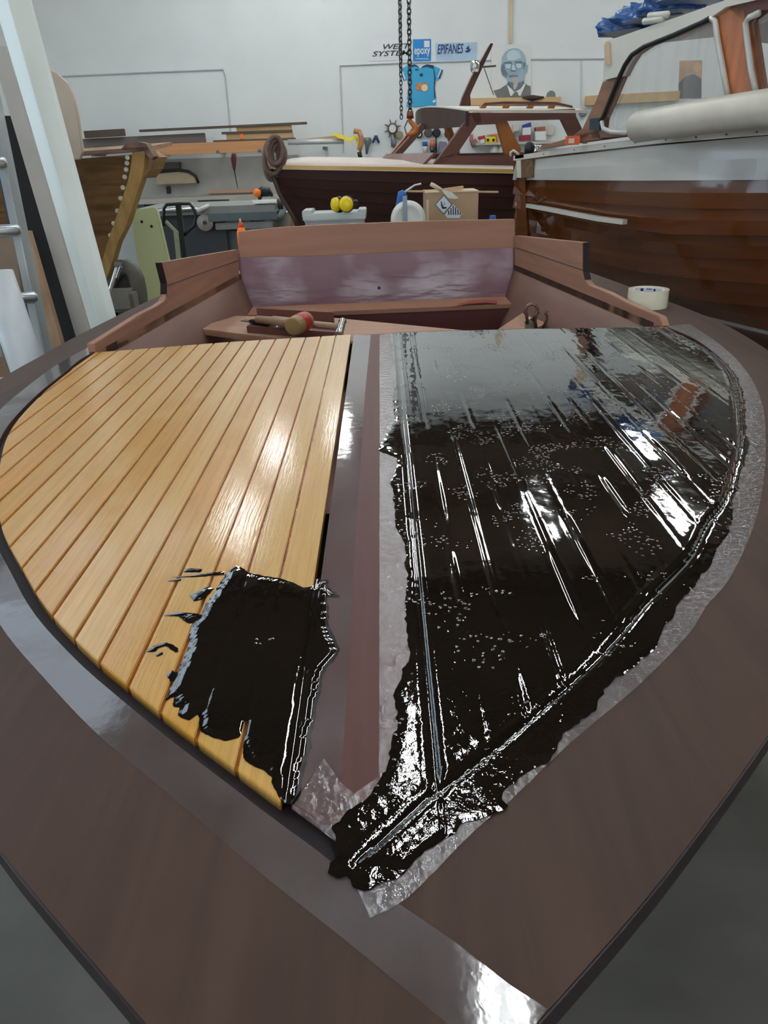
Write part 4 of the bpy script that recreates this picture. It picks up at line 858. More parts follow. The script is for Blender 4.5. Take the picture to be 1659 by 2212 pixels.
panel('cabin_sill', [(1258, 302), (1292, 280), (1330, 289), (1385, 283), (1659, 215), (1745, 192), (2150, 85), (2150, 230), (1745, 262), (1400, 288)], m_cabin)
panel('roof_side', [(1302, 174), (1307, 96), (1312, 88), (1400, 58), (1573, 0), (1720, -52), (2150, -203), (2150, -160), (1720, -20), (1568, 15), (1538, 36), (1518, 46), (1455, 74), (1391, 99), (1364, 117), (1349, 140), (1337, 165)], m_white, 0.06, -0.02)
panel('end_cap', [(1306, 140), (1305, 97), (1310, 89), (1316, 92), (1318, 140)], mat('beige_edge', srgb(196, 170, 140), 0.5, var=0.1), 0.05, -0.03)
panel('side_post', [(1548, 30), (1570, 14), (1606, 20), (1612, 60), (1634, 205), (1572, 220), (1560, 120)], m_post, 0.06)
sheet_panel('pane', [(1304, 274), (1350, 142), (1366, 119), (1392, 101), (1456, 76), (1519, 48), (1538, 38), (1547, 48), (1572, 214), (1385, 284), (1330, 286)], m_glass, 0.015)
sheet_panel('pane', [(1612, 40), (1640, 28), (1720, 0), (1990, -95), (2010, 125), (1745, 192), (1632, 206)], m_glass, 0.015)
panel('roof_beam', [(1570, 14), (1720, -40), (2150, -185), (2150, -130), (1740, 5), (1640, 24), (1608, 48)], mat('dark_red_beam', srgb(96, 52, 40), 0.4, var=0.15), 0.05, 0.0)
gk = [cb(x, y, -0.012) for x, y in [(1297, 262), (1303, 252), (1337, 168), (1350, 140), (1365, 118), (1392, 100), (1456, 75), (1519, 47), (1536, 38)]]
obj('window_gasket', MB().tube(gk, 0.012, 6), m_gask, vb, smooth=True)
gk = [cb(x, y, -0.012) for x, y in [(1536, 38), (1545, 46), (1549, 80), (1562, 150), (1573, 212)]]; obj('window_trim', MB().tube(gk, 0.012, 6), m_wgrey, vb, smooth=True)
gk = [cb(x, y, -0.012) for x, y in [(1300, 262), (1303, 278), (1320, 285), (1350, 287), (1385, 282)]]; obj('window_trim', MB().tube(gk, 0.012, 6), m_wgrey, vb, smooth=True)
gk = [cb(x, y, -0.012) for x, y in [(1640, 28), (1618, 38), (1610, 50), (1613, 80), (1622, 150), (1633, 202)]]; obj('window_trim', MB().tube(gk, 0.012, 6), m_wgrey, vb, smooth=True)
panel('vent_plate', [(1274, 257), (1297, 254), (1294, 281), (1273, 281)], mat('navy_vent', srgb(32, 46, 60), 0.5, var=0.15), 0.02, -0.02)
# roof and far side of the cabin
panel('side_post', [(1990, -100), (2150, -160), (2150, 90), (2010, 126)], m_post, 0.06)
rA, rB = cb(1310, 90), cb(2150, -203); off = nC*1.25
obj('cabin_roof', MB().slab([[rA+Vector((0, 0, 0.0)), rA+off*0.5+Vector((0, 0, 0.05)), rA+off], [rB, rB+off*0.5+Vector((0, 0, 0.05)), rB+off]], (0, 0, -0.03)), m_white, vb)
for t_ in (0.12, 0.5, 0.97):
    q = rA.lerp(rB, t_)+off*0.98; obj('far_post', MB().bar((q.x, q.y, q.z-0.02), (q.x, q.y, 1.5), 0.06, 0.05), m_post, vb)
obj('far_hull_side', MB().slab([[(x+1.1, y+0.62, z+0.01), (x+1.12, y+0.60, z-0.35), (x+0.95, y+0.5, 0.75), (x+0.65, y+0.4, 0.42)] for x, y, z in dk_], (0.02, 0.01, 0)), m_hull, vb, smooth=True)
e_ = [lapline(k, -depthk[k])[-1] for k in range(8)]
obj('stern_transom', MB().prism([e_[0], e_[2], e_[4], e_[7], e_[7]+Vector((0.45, 0.3, -0.25)), e_[7]+Vector((0.9, 0.55, 0.0)), e_[0]+Vector((1.12, 0.62, 0))], (-0.02, 0.03, 0)), m_hull, vb)
# fittings on the deck
fz = lambda x, y, d=0.03: oncurt(x, y, inset(HPc, d))
def cleat(x, y, lb):
    p = fz(x, y); t = thing('deck_cleat', lb, 'cleat', p-Vector((0, 0, 0.01)), 'chrome fittings on the varnished boat')
    obj('foot', MB().lathe([(0.018, -0.012), (0.012, 0.0), (0.008, 0.018)], p, (0, 0, 1), 10), m_chrome, t, smooth=True)
    obj('horn', MB().tube([p+Vector((-0.03, 0.03, 0.02)), p+Vector((0, 0, 0.024)), p+Vector((0.03, -0.03, 0.02))], 0.007, 8), m_chrome, t, smooth=True)
cleat(1157, 324, 'chrome cleat nearest the stem of the varnished boat'); cleat(1263, 305, 'chrome cleat beside the orange box on the varnished boat'); cleat(1478, 282, 'chrome cleat in front of the white rolled cover')
p = fz(1113, 340, 0.0); single('bow_chock', MB().tube([fz(1103, 338, 0), fz(1103, 329, 0), fz(1109, 325, 0), fz(1116, 330, 0), fz(1121, 334, 0)], 0.008, 8), m_white, 'white curved bow chock at the tip of the varnished boat', 'chock', smooth=True)
p = fz(1143, 326, 0.08); single('black_dome', MB().lathe([(0.03, -0.02), (0.032, 0.02), (0.026, 0.045), (0.012, 0.055)], p, (0, 0, 1), 16), m_blk, 'black rounded cover on the bow of the varnished boat', 'cover', smooth=True)
p = cb(1236, 313, -0.05); t = thing('orange_box', 'orange and white open box on the varnished boat foredeck', 'box', p)
m_or = mat('orange_red_card', srgb(222, 92, 42), 0.5, var=0.08)
obj('shell', MB().box(p+Vector((0, 0, 0.022)), (0.07, 0.05, 0.044)), m_or, t, bevel=0.003); obj('opening', MB().box(p+Vector((-0.012, -0.026, 0.02)), (0.03, 0.004, 0.024)), m_white, t)
# rolled white cover lying along the side deck
ra_ = [cb(x, y, -0.10) for x, y in [(1380, 274), (1440, 264), (1550, 248), (1659, 234), (1760, 222)]]
t = thing('rolled_cover', 'long rolled white vinyl cover along the varnished boat side deck', 'cover', ra_[0]-Vector((0, 0, 0.07)))
obj('roll', MB().tube([ra_[0]+(ra_[0]-ra_[1]).normalized()*0.012]+ra_, [0.045]+[0.066]*len(ra_), 20), mat('ivory_vinyl', srgb(206, 200, 184), 0.38, var=0.05, bump=0.15, bscale=20), t, smooth=True)
# crumpled blue tarpaulin and white poles on the roof
m_tarp = mat('blue_tarpaulin', srgb(44, 84, 140), 0.38, var=0.25, scale=6, coat=0.2)
def lump(c, r, sx, seed, ax=None, n=26, k=0.35):
    mb = MB(); rows = []; ax = ax or (Vector((1, 0, 0)), Vector((0, 1, 0)), Vector((0, 0, 1)))
    for i in range(n+1):
        th = math.pi*i/n; row = []
        for j in range(2*n):
            ph = 2*math.pi*j/(2*n); u = np.array([math.cos(ph)*math.sin(th)*1.7, math.sin(ph)*math.sin(th)*1.7+math.cos(th)*1.5])
            q = 1+k*(abs(fbm(np.array([u[0]]), np.array([u[1]]), 3, seed)[0])*2.4-0.35)
            v = (math.cos(ph)*math.sin(th)*sx[0]*q, math.sin(ph)*math.sin(th)*sx[1]*q, max(-0.012, math.cos(th)*sx[2]*q))
            row.append(Vector(c)+(ax[0]*v[0]+ax[1]*v[1]+ax[2]*v[2])*r)
        rows.append(row)
    return mb.grid(rows, close=True)
aR = (rB-rA).normalized(); axr = (aR, nC, aR.cross(nC)*(-1 if aR.cross(nC).z < 0 else 1))
t = thing('blue_tarpaulin', 'crumpled blue tarpaulin bundle on the varnished boat roof', 'tarpaulin', cb(1420, 50, 0.1))
for q, (x, y, sx, sd) in enumerate([(1352, 66, (0.13, 0.14, 0.075), 3), (1400, 44, (0.17, 0.15, 0.085), 8), (1450, 25, (0.16, 0.16, 0.10), 14), (1500, 2, (0.16, 0.16, 0.10), 22)]):
    obj('fold', lump(cb(x, y+9, 0.16)+Vector((0, 0, 0.02)), 1.0, sx, sd, axr, k=0.9), m_tarp, t, smooth=True)
for k, (a, b, lb) in enumerate((((1403, 34), (1442, 31), 'upper'), ((1392, 46), (1434, 40), 'lower'))):
    single('white_pole', MB().tube([cb(*a, -0.02), cb(*b, -0.02)], 0.014, 10), m_white, lb+' short white pole end sticking out of the blue tarpaulin', 'pole', smooth=True)

# ================================================================ dark cabin launch in the middle distance
mbt = thing('cabin_launch', 'dark mahogany cabin launch with gold rail and unglazed wheelhouse', 'boat', (1.2, 7.0, 0))
m_dm = mat('dark_red_mahogany', srgb(72, 46, 43), 0.4, var=0.18, scale=2, stretch=(0.5, 0.5, 6), objcol=True)
m_cab = mat('cabin_side_mahogany', srgb(104, 68, 60), 0.45, var=0.12, scale=3, stretch=(0.6, 0.6, 6))
m_cabd = mat('dark_header_mahogany', srgb(64, 44, 36), 0.45, var=0.12, scale=3)
m_gold = mat('gilded_rail', srgb(206, 164, 84), 0.35, var=0.1, scale=5)
m_pale = mat('pale_pink_deck', srgb(214, 198, 186), 0.5, var=0.05)
m_orv = mat('orange_varnish', srgb(150, 88, 34), 0.3, var=0.15, scale=4, coat=0.4)
aft = Vector((1.15, 0.35, 0)).normalized()
bw = at(582, 360, 6.0)
BP = [(bw.x, bw.y), (bw.x+0.55, bw.y+0.02), (bw.x+1.2, bw.y+0.14), (bw.x+2.0, bw.y+0.36), (bw.x+3.0, bw.y+0.68), (bw.x+3.8, bw.y+0.95)]
BPc = [tuple(p) for p in smooth_poly(BP, 30)]
def bq(x, y, d=0.0): return oncurt(x, y, inset(BPc, d) if d else BPc)
xs = np.linspace(586, 1300, 26)
lines = [np.interp(xs, [582, 800, 1115, 1300], [366, 369, 375, 382])]
for q in range(1, 8): lines.append(lines[0]+np.interp(xs, [582, 700, 900, 1300], [17*q, 21*q, 25*q, 27*q]))
stx = lambda q: 584+8.0*q
for q in range(7):
    r0 = [bq(max(x, stx(q)), y, 0.02*q**1.4) for x, y in zip(xs, lines[q])]; r1 = [bq(max(x, stx(q+1)), y, 0.02*(q+1)**1.4) for x, y in zip(xs, lines[q+1])]
    o = obj('hull_plank', MB().slab([[a, b+Vector((0, -0.006, 0))] for a, b in zip(r0, r1)], (0, 0.02, 0)), m_dm, mbt); o.color = (*[(1, .96, .92)[i]*(0.92+0.16*((q*37) % 5)/5) for i in range(3)], 1)
r1 = [bq(max(x, stx(7)), y, 0.35) for x, y in zip(xs, lines[7])]
obj('hull_bottom', MB().slab([[a, a+Vector((0.1, 0.5, -0.4))] for a in r1], (0, 0.02, 0)), m_dm, mbt)
gr = [(x, np.interp(x, [582, 800, 1115, 1300], [360, 363, 369, 376])) for x in np.linspace(580, 1300, 20)]
obj('gold_rail', MB().slab([[bq(x, y-3.4)+Vector((0, -0.02, 0)), bq(x, y+4.6)+Vector((0, -0.02, 0))] for x, y in gr], (0, 0.04, 0)), m_gold, mbt, bevel=0)
obj('deck', MB().slab([[bq(x, y-4)+Vector((0, 0, 0)), bq(x, y-4)+Vector((0.12, 0.5, 0.035)), bq(x, y-4)+Vector((0.2, 1.2, 0.04))] for x, y in gr], (0, 0, -0.015)), m_pale, mbt, smooth=True)
obj('stem_post', MB().tube([bq(581, 357), bq(590, 380), bq(605, 420), bq(635, 470), bq(655, 505)], 0.018, 8), m_dm, mbt, smooth=True)
# wheelhouse
N0 = at(937, 356, 6.35); N1 = N0+aft*2.0; nrm = Vector((-aft.y, aft.x, 0)); WBW = 1.15
def ns(x, y, d=0.0):
    a = N0+nrm*d; b = N1+nrm*d; return online(x, y, a, b)
def wh(name, px, m, d=0.0, th=0.04, **kw): return obj(name, MB().prism([ns(x, y, d) for x, y in px], nrm*th), m, mbt, **kw)
wh('cabin_side', [(937, 356), (946, 343), (985, 330), (990, 336), (1093, 335), (1126, 330), (1270, 322), (1270, 362), (1115, 360)], m_cab)
wh('front_pillar', [(937, 356), (1006, 262), (1020, 244), (1036, 240), (1040, 262), (1030, 270), (988, 332), (962, 350)], m_cab)
wh('roof_side', [(1016, 246), (1023, 241), (1130, 239), (1242, 235), (1245, 250), (1216, 258), (1095, 261), (1071, 268), (1030, 270)], m_cab)
wh('aft_pillar', [(1214, 258), (1243, 248), (1257, 277), (1252, 292), (1240, 300), (1231, 293)], m_cab)
wh('middle_pillar', [(1073, 262), (1095, 260), (1126, 322), (1122, 340), (1093, 336)], m_orv, 0.02)
# windscreen: near, centre and far posts on a raked line
def wsp(t, top):
    b = N0+nrm*(WBW*t)-aft*(0.18*math.sin(math.pi*t))*0.9; tp_ = ns(1006, 264)+nrm*(WBW*t)-aft*(0.14*math.sin(math.pi*t))
    return tp_ if top else Vector((b.x, b.y, N0.z+0.03))
base = [wsp(t, False) for t in np.linspace(0, 1, 12)]
obj('windscreen_sill', MB().slab([[p-aft*0.10-Vector((0, 0, 0.03)), p+Vector((0, 0, 0.055))] for p in base], aft*0.03), m_cab, mbt)
for t, m in ((0.5, m_cab), (1.0, m_orv)):
    obj('windscreen_post', MB().bar(wsp(t, False), wsp(t, True), 0.05, 0.05), m, mbt, bevel=0.004)
hd = [wsp(t, True) for t in np.linspace(0, 1, 14)]
arch = lambda i: 0.055*math.sin(math.pi*i/13)
obj('roof_header', MB().slab([[p+Vector((0, 0, -0.03)), p+Vector((0, 0, 0.075+arch(i)))] for i, p in enumerate(hd)], aft*0.03), m_cabd, mbt)
rows = []
for k in range(6):
    rows.append([p+aft*(0.02+k*0.205)+Vector((0, 0, 0.085+arch(i)-0.004*k)) for i, p in enumerate(hd)])
obj('roof', MB().slab(rows, (0, 0, -0.022)), mat('cream_roof', srgb(232, 224, 210), 0.4, var=0.03), mbt, smooth=False)
obj('far_side', MB().prism([p+nrm*WBW for p in (ns(937, 356), ns(1270, 362), ns(1270, 326), ns(985, 332))], nrm*0.03), m_cab, mbt)
obj('far_pillar', MB().bar(ns(1105, 330)+nrm*WBW, ns(1085, 262)+nrm*WBW, 0.09, 0.04), m_orv, mbt)
# mast, light arms, roof rail
mp0 = N0+aft*0.45+nrm*0.5
def ms(x, y): return online(x, y, mp0, mp0+aft)
obj('mast', MB().prism([ms(x, y) for x, y in [(993, 236), (1000, 210), (1020, 165), (1044, 122), (1060, 93), (1066, 94), (1062, 104), (1040, 152), (1020, 195), (1016, 205), (1018, 236)]], nrm*0.035), mat('mast_mahogany', srgb(74, 40, 30), 0.35, var=0.15, coat=0.3), mbt, bevel=0.003)
obj('mast_arm', MB().tube([ms(1040, 145), ms(1071, 142.5)], 0.008, 6), m_steeld, mbt); obj('mast_lamp', MB().lathe([(0.02, -0.03), (0.045, -0.02), (0.045, 0.02), (0.03, 0.03)], ms(1026, 144), (-1, -0.3, 0), 14), m_steel, mbt, smooth=True)
obj('stay_wire', MB().tube([ms(1046, 148), ms(1066, 205)], 0.004, 5), m_steeld, mbt)
rp0 = N0+nrm*0.10
def rp_(x, y): return online(x, y, rp0, rp0+aft)
rl = obj('roof_rail', MB().prism([rp_(x, y) for x, y in [(1042, 228), (1047, 222), (1090, 219), (1200, 220), (1236, 228), (1238, 233), (1200, 226), (1090, 225), (1050, 227)]], nrm*0.03), m_cab, mbt)
for x in (1044, 1094, 1146, 1192): obj('rail_foot', MB().prism([rp_(*q) for q in [(x-8, 238), (x-3, 226), (x+9, 226), (x+3, 238)]], nrm*0.03), m_orv, rl)
# rope coil over the bow
m_rope = mat('old_brown_rope', srgb(118, 96, 84), 0.8, var=0.2, scale=60, bump=0.3, bscale=150)
t = thing('rope_coil', 'coil of thick brown rope hung over the launch bow', 'rope', at(590, 395, 5.93))
for k, (cx_, cy_, rx, ry) in enumerate(((594, 325, 17, 30), (597, 328, 15, 27), (590, 338, 19, 38), (602, 335, 14, 24), (586, 348, 15, 40))):
    obj('turn', MB().tube([at(cx_+rx*math.cos(a), cy_+ry*math.sin(a), 5.92+0.02*k+0.02*math.cos(a)) for a in np.linspace(0, 2*math.pi, 28)], 0.017, 8, cap=False), m_rope, t, smooth=True)

# ================================================================ old varnished hull at the left
lb_ = thing('old_hull', 'old varnished planked hull with worn yellow stem at left', 'boat', (-1.7, 4.3, 0))
m_old = mat('weathered_varnish', srgb(150, 116, 78), 0.45, var=0.35, scale=4, stretch=(0.8, 0.8, 5), objcol=True, distort=0.8)
m_oldy = mat('scraped_yellow_wood', srgb(186, 148, 88), 0.5, var=0.2, scale=6, stretch=(4, 4, 1))
sx0 = at(300, 328, 4.2)
LP = [(sx0.x, sx0.y), (sx0.x-0.35, sx0.y-0.02), (sx0.x-0.9, sx0.y-0.1), (sx0.x-1.8, sx0.y-0.2)]
def lq(x, y, d=0.0): return oncurt(x, y, [(p[0]-d*0.1, p[1]+d) for p in LP])
lev = [334, 352, 384, 418, 456, 498, 545, 600, 660]
stemx = lambda y: np.interp(y, [328, 405, 430, 515, 569, 660], [287, 280, 270, 244, 226, 190])
for q in range(8):
    rows = []
    for s in np.linspace(0, 1, 12):
        row = []
        for y in (lev[q], lev[q+1]):
            xe = stemx(y); x = lerp(xe, -90, s); yy = y+(x-xe)*(-0.075 if y < 450 else -0.09*(1-(y-450)/500)); row.append(lq(x, yy, 0.05*(q if y == lev[q] else q+1)**1.2))
        rows.append([row[0], row[1]+Vector((0, -0.006, 0))])
    o = obj('hull_plank', MB().slab(rows, (0, 0.018, 0)), m_old, lb_); o.color = (*(np.array((1, .95, .88))*(0.85+0.3*((q*29) % 7)/7)), 1)
lowp = [lq(lerp(stemx(660), -90, s_), 660+(lerp(stemx(660), -90, s_)-stemx(660))*-0.052, 0.05*8**1.2) for s_ in np.linspace(0, 1, 8)]
obj('hull_bottom', MB().slab([[p, p+Vector((-0.03, 0.18, -0.18)), p+Vector((-0.05, 0.42, -0.27))] for p in lowp], (0, 0.02, 0)), m_old, lb_)
stl = [(302, 329), (299, 360), (293, 390), (285, 415), (275, 445), (262, 485), (248, 525), (238, 560), (225, 600)]
obj('stem_post', MB().slab([[lq(x-14, y, 0.02*i)+Vector((0, -0.02, 0)), lq(x+(14 if i < 6 else 8), y, 0.02*i)+Vector((0, -0.02, 0))] for i, (x, y) in enumerate(stl)], (0.01, 0.06, 0)), m_oldy, lb_)
obj('far_bow_plank', MB().prism([lq(x, y, 0.04) for x, y in [(316, 328), (334, 340), (325, 365), (310, 385), (312, 355)]], (0.05, 0.06, 0)), m_old, lb_)
obj('gunwale', MB().slab([[lq(x, y-5)+Vector((0, -0.03, 0)), lq(x, y+3)+Vector((0, -0.03, 0))] for x, y in [(322, 322), (250, 327), (155, 334), (0, 345), (-90, 352)]], (0, 0.06, 0)), mat('worn_gunwale', srgb(130, 100, 84), 0.5, var=0.25, scale=10), lb_)
obj('bow_cap', MB().prism([lq(x, y) + Vector((0, -0.03, 0)) for x, y in [(265, 322), (275, 312), (300, 306), (318, 310), (336, 338), (330, 345), (312, 326), (280, 327)]], (0, 0.1, 0)), mat('chipped_bow_cap', srgb(118, 86, 72), 0.5, var=0.35, scale=20), lb_)
obj('deck', MB().slab([[lq(x, y-5), lq(x, y-5)+Vector((-0.05, 0.7, 0.03))] for x, y in [(320, 322), (250, 327), (155, 334), (0, 345), (-90, 352)]], (0, 0, -0.02)), m_old, lb_)
for i, (x, y) in enumerate([(277, 340), (276, 352), (274, 366), (271, 382), (267, 405), (262, 428), (255, 455), (247, 482), (240, 508)]):
    obj('filler_patch', MB().lathe([(0.013, -0.002), (0.011, 0.002), (0.006, 0.003)], lq(x, y, 0.02*i)+Vector((0, -0.014, 0)), (0.1, -1, 0.1), 8), m_white, lb_)

# ================================================================ things leaning at the left
m_wpost = mat('white_coated_board', srgb(232, 236, 226), 0.45, var=0.02, scale=3)
def leaner(name, px, Y0, th, m, label, cat, ztop_px=None, **kw):
    """board seen face-on: left/right pixel edges given at two heights, carried on to the floor"""
    (xl0, xr0, y0), (xl1, xr1, y1) = px
    a, b, c, d = at(xl0, y0, Y0+0.14), at(xr0, y0, Y0+0.14), at(xr1, y1, Y0), at(xl1, y1, Y0)
    e0 = (d-a)*((d.z-0.0)/(a.z-d.z)); e1 = (c-b)*((c.z-0.0)/(b.z-c.z)); dd, cc = d+e0, c+e1
    return MB().prism([a, b, cc, dd], (0, th, 0))
# the white box post: white front face and narrow side face turned to the daylight
Yp = 2.55
def edge(x0, y0, x1, y1, Ya, Yb_):
    a, d = at(x0, y0, Ya), at(x1, y1, Yb_); return a+(a-d)*0.25, d+(d-a)*(d.z/(a.z-d.z))
eR = edge(69, 0, 251, 682, Yp+0.15, Yp); eM = edge(17, 0, 214, 698, Yp+0.165, Yp+0.015); eL = edge(-14, 0, 195, 708, Yp+0.30, Yp+0.15)
eB = (eR[0]+eL[0]-eM[0], eR[1]+eL[1]-eM[1])
t = thing('white_post', 'tall white box section post leaning beside the left deck edge', 'post', Vector((eM[1].x, eM[1].y, 0)))
ring = [eM, eR, eB, eL]
obj('shell', MB().add([e[1] for e in ring]+[e[0] for e in ring], [(3, 2, 1, 0), (4, 5, 6, 7)]+[(i, (i+1) % 4, 4+(i+1) % 4, 4+i) for i in range(4)]), m_wpost, t, bevel=0.002)
single('grey_plank', leaner('g', ((-22, 12, 100), (164, 198, 728)), 2.95, 0.03, mat('grey_beige_board', srgb(186, 182, 174), 0.5, var=0.05), '', ''), MATS['grey_beige_board'], 'grey beige plank leaning behind the white post', 'plank')
single('black_board', leaner('b', ((-20, 40, 250), (122, 166, 735)), 3.1, 0.04, m_blk, '', ''), mat('matt_black_board', srgb(14, 15, 17), 0.6, var=0.2), 'black panel leaning left of the grey plank', 'panel')
single('navy_board', leaner('n', ((-30, 8, 250), (70, 126, 735)), 3.2, 0.03, m_blk, '', ''), mat('navy_cloth', srgb(44, 70, 104), 0.6, var=0.2), 'dark blue board leaning behind the ladder', 'panel')
m_alu = mat('brushed_aluminium', srgb(196, 202, 206), 0.32, metal=0.85, var=0.06, scale=20, stretch=(1, 1, 0.1))
YL = 2.25
t = thing('aluminium_ladder', 'aluminium ladder with round rungs at the left edge', 'ladder', at(40, 700, YL)*1.0)
t.location.z = 0
s0, s1 = at(8, 330, YL+0.1), at(98, 765, YL); sb_ = s1+(s1-s0)*(s1.z/(s0.z-s1.z)); st_ = s0+(s0-s1)*0.5
obj('stile', MB().bar(st_, sb_, 0.06, 0.024, up=(1, 0, 0)), m_alu, t, bevel=0.003)
dx = Vector((-0.42, -0.12, 0)); obj('stile', MB().bar(st_+dx, sb_+dx, 0.06, 0.024, up=(1, 0, 0)), m_alu, t, bevel=0.003)
for px, py in ((8, 352), (38, 497), (75, 642)):
    p = at(px, py, YL-0.02); obj('rung', MB().tube([p+Vector((0.008, 0.002, 0)), p, p+dx], [0.010, 0.017, 0.017], 14), m_alu, t, smooth=True)
stp = (s1-s0).normalized()
for k in (1, 2, 3):
    p = at(75, 642, YL-0.02)+stp*(0.235*k)
    if p.z > 0.05: obj('rung', MB().tube([p, p+dx], 0.017, 14), m_alu, t, smooth=True)
single('timber_board', leaner('t', ((40, 62, 500), (94, 132, 740)), 2.7, 0.03, m_stick, '', ''), mat('pale_brown_timber', srgb(160, 128, 100), 0.6, var=0.15, scale=4, stretch=(6, 6, 1)), 'pale brown timber board standing behind the ladder', 'board')
single('wide_plywood', leaner('t', ((-40, 30, 500), (0, 60, 740)), 2.8, 0.02, m_stick, '', ''), mat('dull_plywood', srgb(126, 108, 90), 0.6, var=0.1), 'dull plywood sheet behind the ladder rungs', 'plywood')
p0, p1 = at(-10, 590, 2.05), at(58, 790, 2.0); pb = p1+(p1-p0)*(p1.z/(p0.z-p1.z)); single('white_pipe', MB().tube([p0, p1, pb], 0.045, 18), mat('bluish_white_pipe', srgb(206, 214, 218), 0.35, var=0.05), 'thick white pipe leaning below the ladder rungs', 'pipe', smooth=True)
# beige rounded board upright behind the post
single('rounded_board', MB().prism([at(x, y, 4.05) for x, y in [(105, 150), (122, 158), (145, 180), (158, 210), (168, 250), (178, 328), (172, 345), (150, 345)]], (0, 0.03, 0)), mat('beige_board', srgb(206, 190, 170), 0.5, var=0.04), 'beige board with rounded top standing on the old hull', 'board', bevel=0.004)
# yellow-green panel, grey seat, clamp bar, pallet truck
def panelY(name, px, Y, th, m, label, cat, floor=True, **kw):
    P = [at(x, y, Y) for x, y in px]
    if floor:
        for i in (len(P)-2, len(P)-1):
            q = P[i-1] if i == len(P)-2 else P[0]; d = P[i]-q; P[i] = P[i]+d*(P[i].z/max(1e-3, q.z-P[i].z))
    return single(name, MB().prism(P, (0, th, 0)), m, label, cat, **kw)
panelY('foam_panel', [(285, 490), (289, 458), (303, 451), (333, 447), (339, 458), (362, 557), (384, 650), (310, 650)], 5.2, 0.06, mat('pale_green_board', srgb(196, 202, 150), 0.55, var=0.05, scale=3), 'pale yellow green panel standing by the old hull', 'panel', bevel=0.006)
fm = bpy.data.objects['foam_panel']
for q, (x, y) in enumerate(((306, 479), (327, 489))):
    c = at(x, y, 5.198); obj('bolt_hole', MB().tube([c, c+Vector((0, 0.006, 0))], 0.009, 8), m_blk, fm)
ms_ = mat('grey_vinyl_seat', srgb(108, 104, 94), 0.5, var=0.08, bump=0.1, bscale=30)
t = thing('padded_chair', 'grey padded chair behind the left deck edge', 'chair', Vector((at(270, 640, 4.4).x, 4.5, 0)))
arc = [tuple(p) for p in smooth_poly([(230, 700), (233, 630), (244, 594), (266, 577), (288, 588), (300, 625), (306, 700)], 24)]
obj('back_frame', MB().tube([at(x, y, 4.4) for x, y in arc], 0.045, 12), ms_, t, smooth=True)
obj('back_pad', MB().prism([at(x, y, 4.42) for x, y in arc[2:-2]], (0, 0.06, 0)), ms_, t, bevel=0.01)
obj('cushion', MB().box(at(262, 648, 4.3), (0.17, 0.12, 0.12)), mat('grey_cushion', srgb(128, 124, 112), 0.55, var=0.06), t, bevel=0.02)
bz = at(268, 690, 4.4); obj('pedestal', MB().tube([(bz.x, 4.45, 0), (bz.x, 4.45, bz.z+0.05)], 0.06, 14), m_steeld, t)
t = thing('bar_clamp', 'steel bar clamp leaning against the old hull stem', 'clamp', Vector((at(240, 620, 4.0).x, 4.0, 0.0)))
ca, cb_ = at(256, 568, 4.0), at(236, 632, 4.0); cz = cb_+(cb_-ca)*(cb_.z/(ca.z-cb_.z)); obj('bar', MB().tube([ca, cz], 0.012, 8), m_steel, t, smooth=True); obj('jaw', MB().box(ca+Vector((0, 0, -0.005)), (0.04, 0.03, 0.02)), m_steel, t, bevel=0.003)
obj('screw', MB().tube([at(260, 576, 4.0), at(252, 600, 4.0)], 0.009, 8), m_steel, t)
Yj = 5.6; t = thing('pallet_truck', 'black pallet truck handle with loop grip', 'pallet truck', Vector((at(395, 500, Yj).x, Yj, 0)))
g0 = lambda x, y: at(x, y, Yj)
obj('loop_grip', MB().tube([g0(354, 488), g0(353, 466), g0(354, 450), g0(360, 442), g0(386, 440), g0(410, 440), g0(417, 449), g0(423, 467), g0(420, 487), g0(398, 508)], 0.011, 8), m_blk, t, smooth=True)
sh = g0(399, 556); obj('shaft', MB().bar(g0(385, 441), sh+(sh-g0(385, 441))*0.9, 0.035, 0.03, up=(0, 1, 0)), m_blk, t)
obj('strut', MB().bar(g0(358, 478), g0(386, 506), 0.02, 0.012, up=(0, 1, 0)), m_steel, t)
obj('link_rod', MB().bar(g0(380, 500), g0(386, 560), 0.03, 0.02, up=(0, 1, 0)), m_steel, t)
gx_ = at(399, 556, Yj).x; obj('pump_block', MB().box((gx_+0.03, Yj, 0.28), (0.16, 0.16, 0.5)), m_steeld, t, bevel=0.01)
for sx in (-1, 1): obj('fork', MB().box((gx_+0.03+sx*0.19, Yj+0.55, 0.07), (0.15, 1.0, 0.06)), m_steeld, t, bevel=0.01); obj('wheel', MB().lathe([(0.05, -0.02), (0.055, 0), (0.05, 0.02)], (gx_+0.03+sx*0.08, Yj, 0.055), (1, 0, 0), 14), m_blk, t)

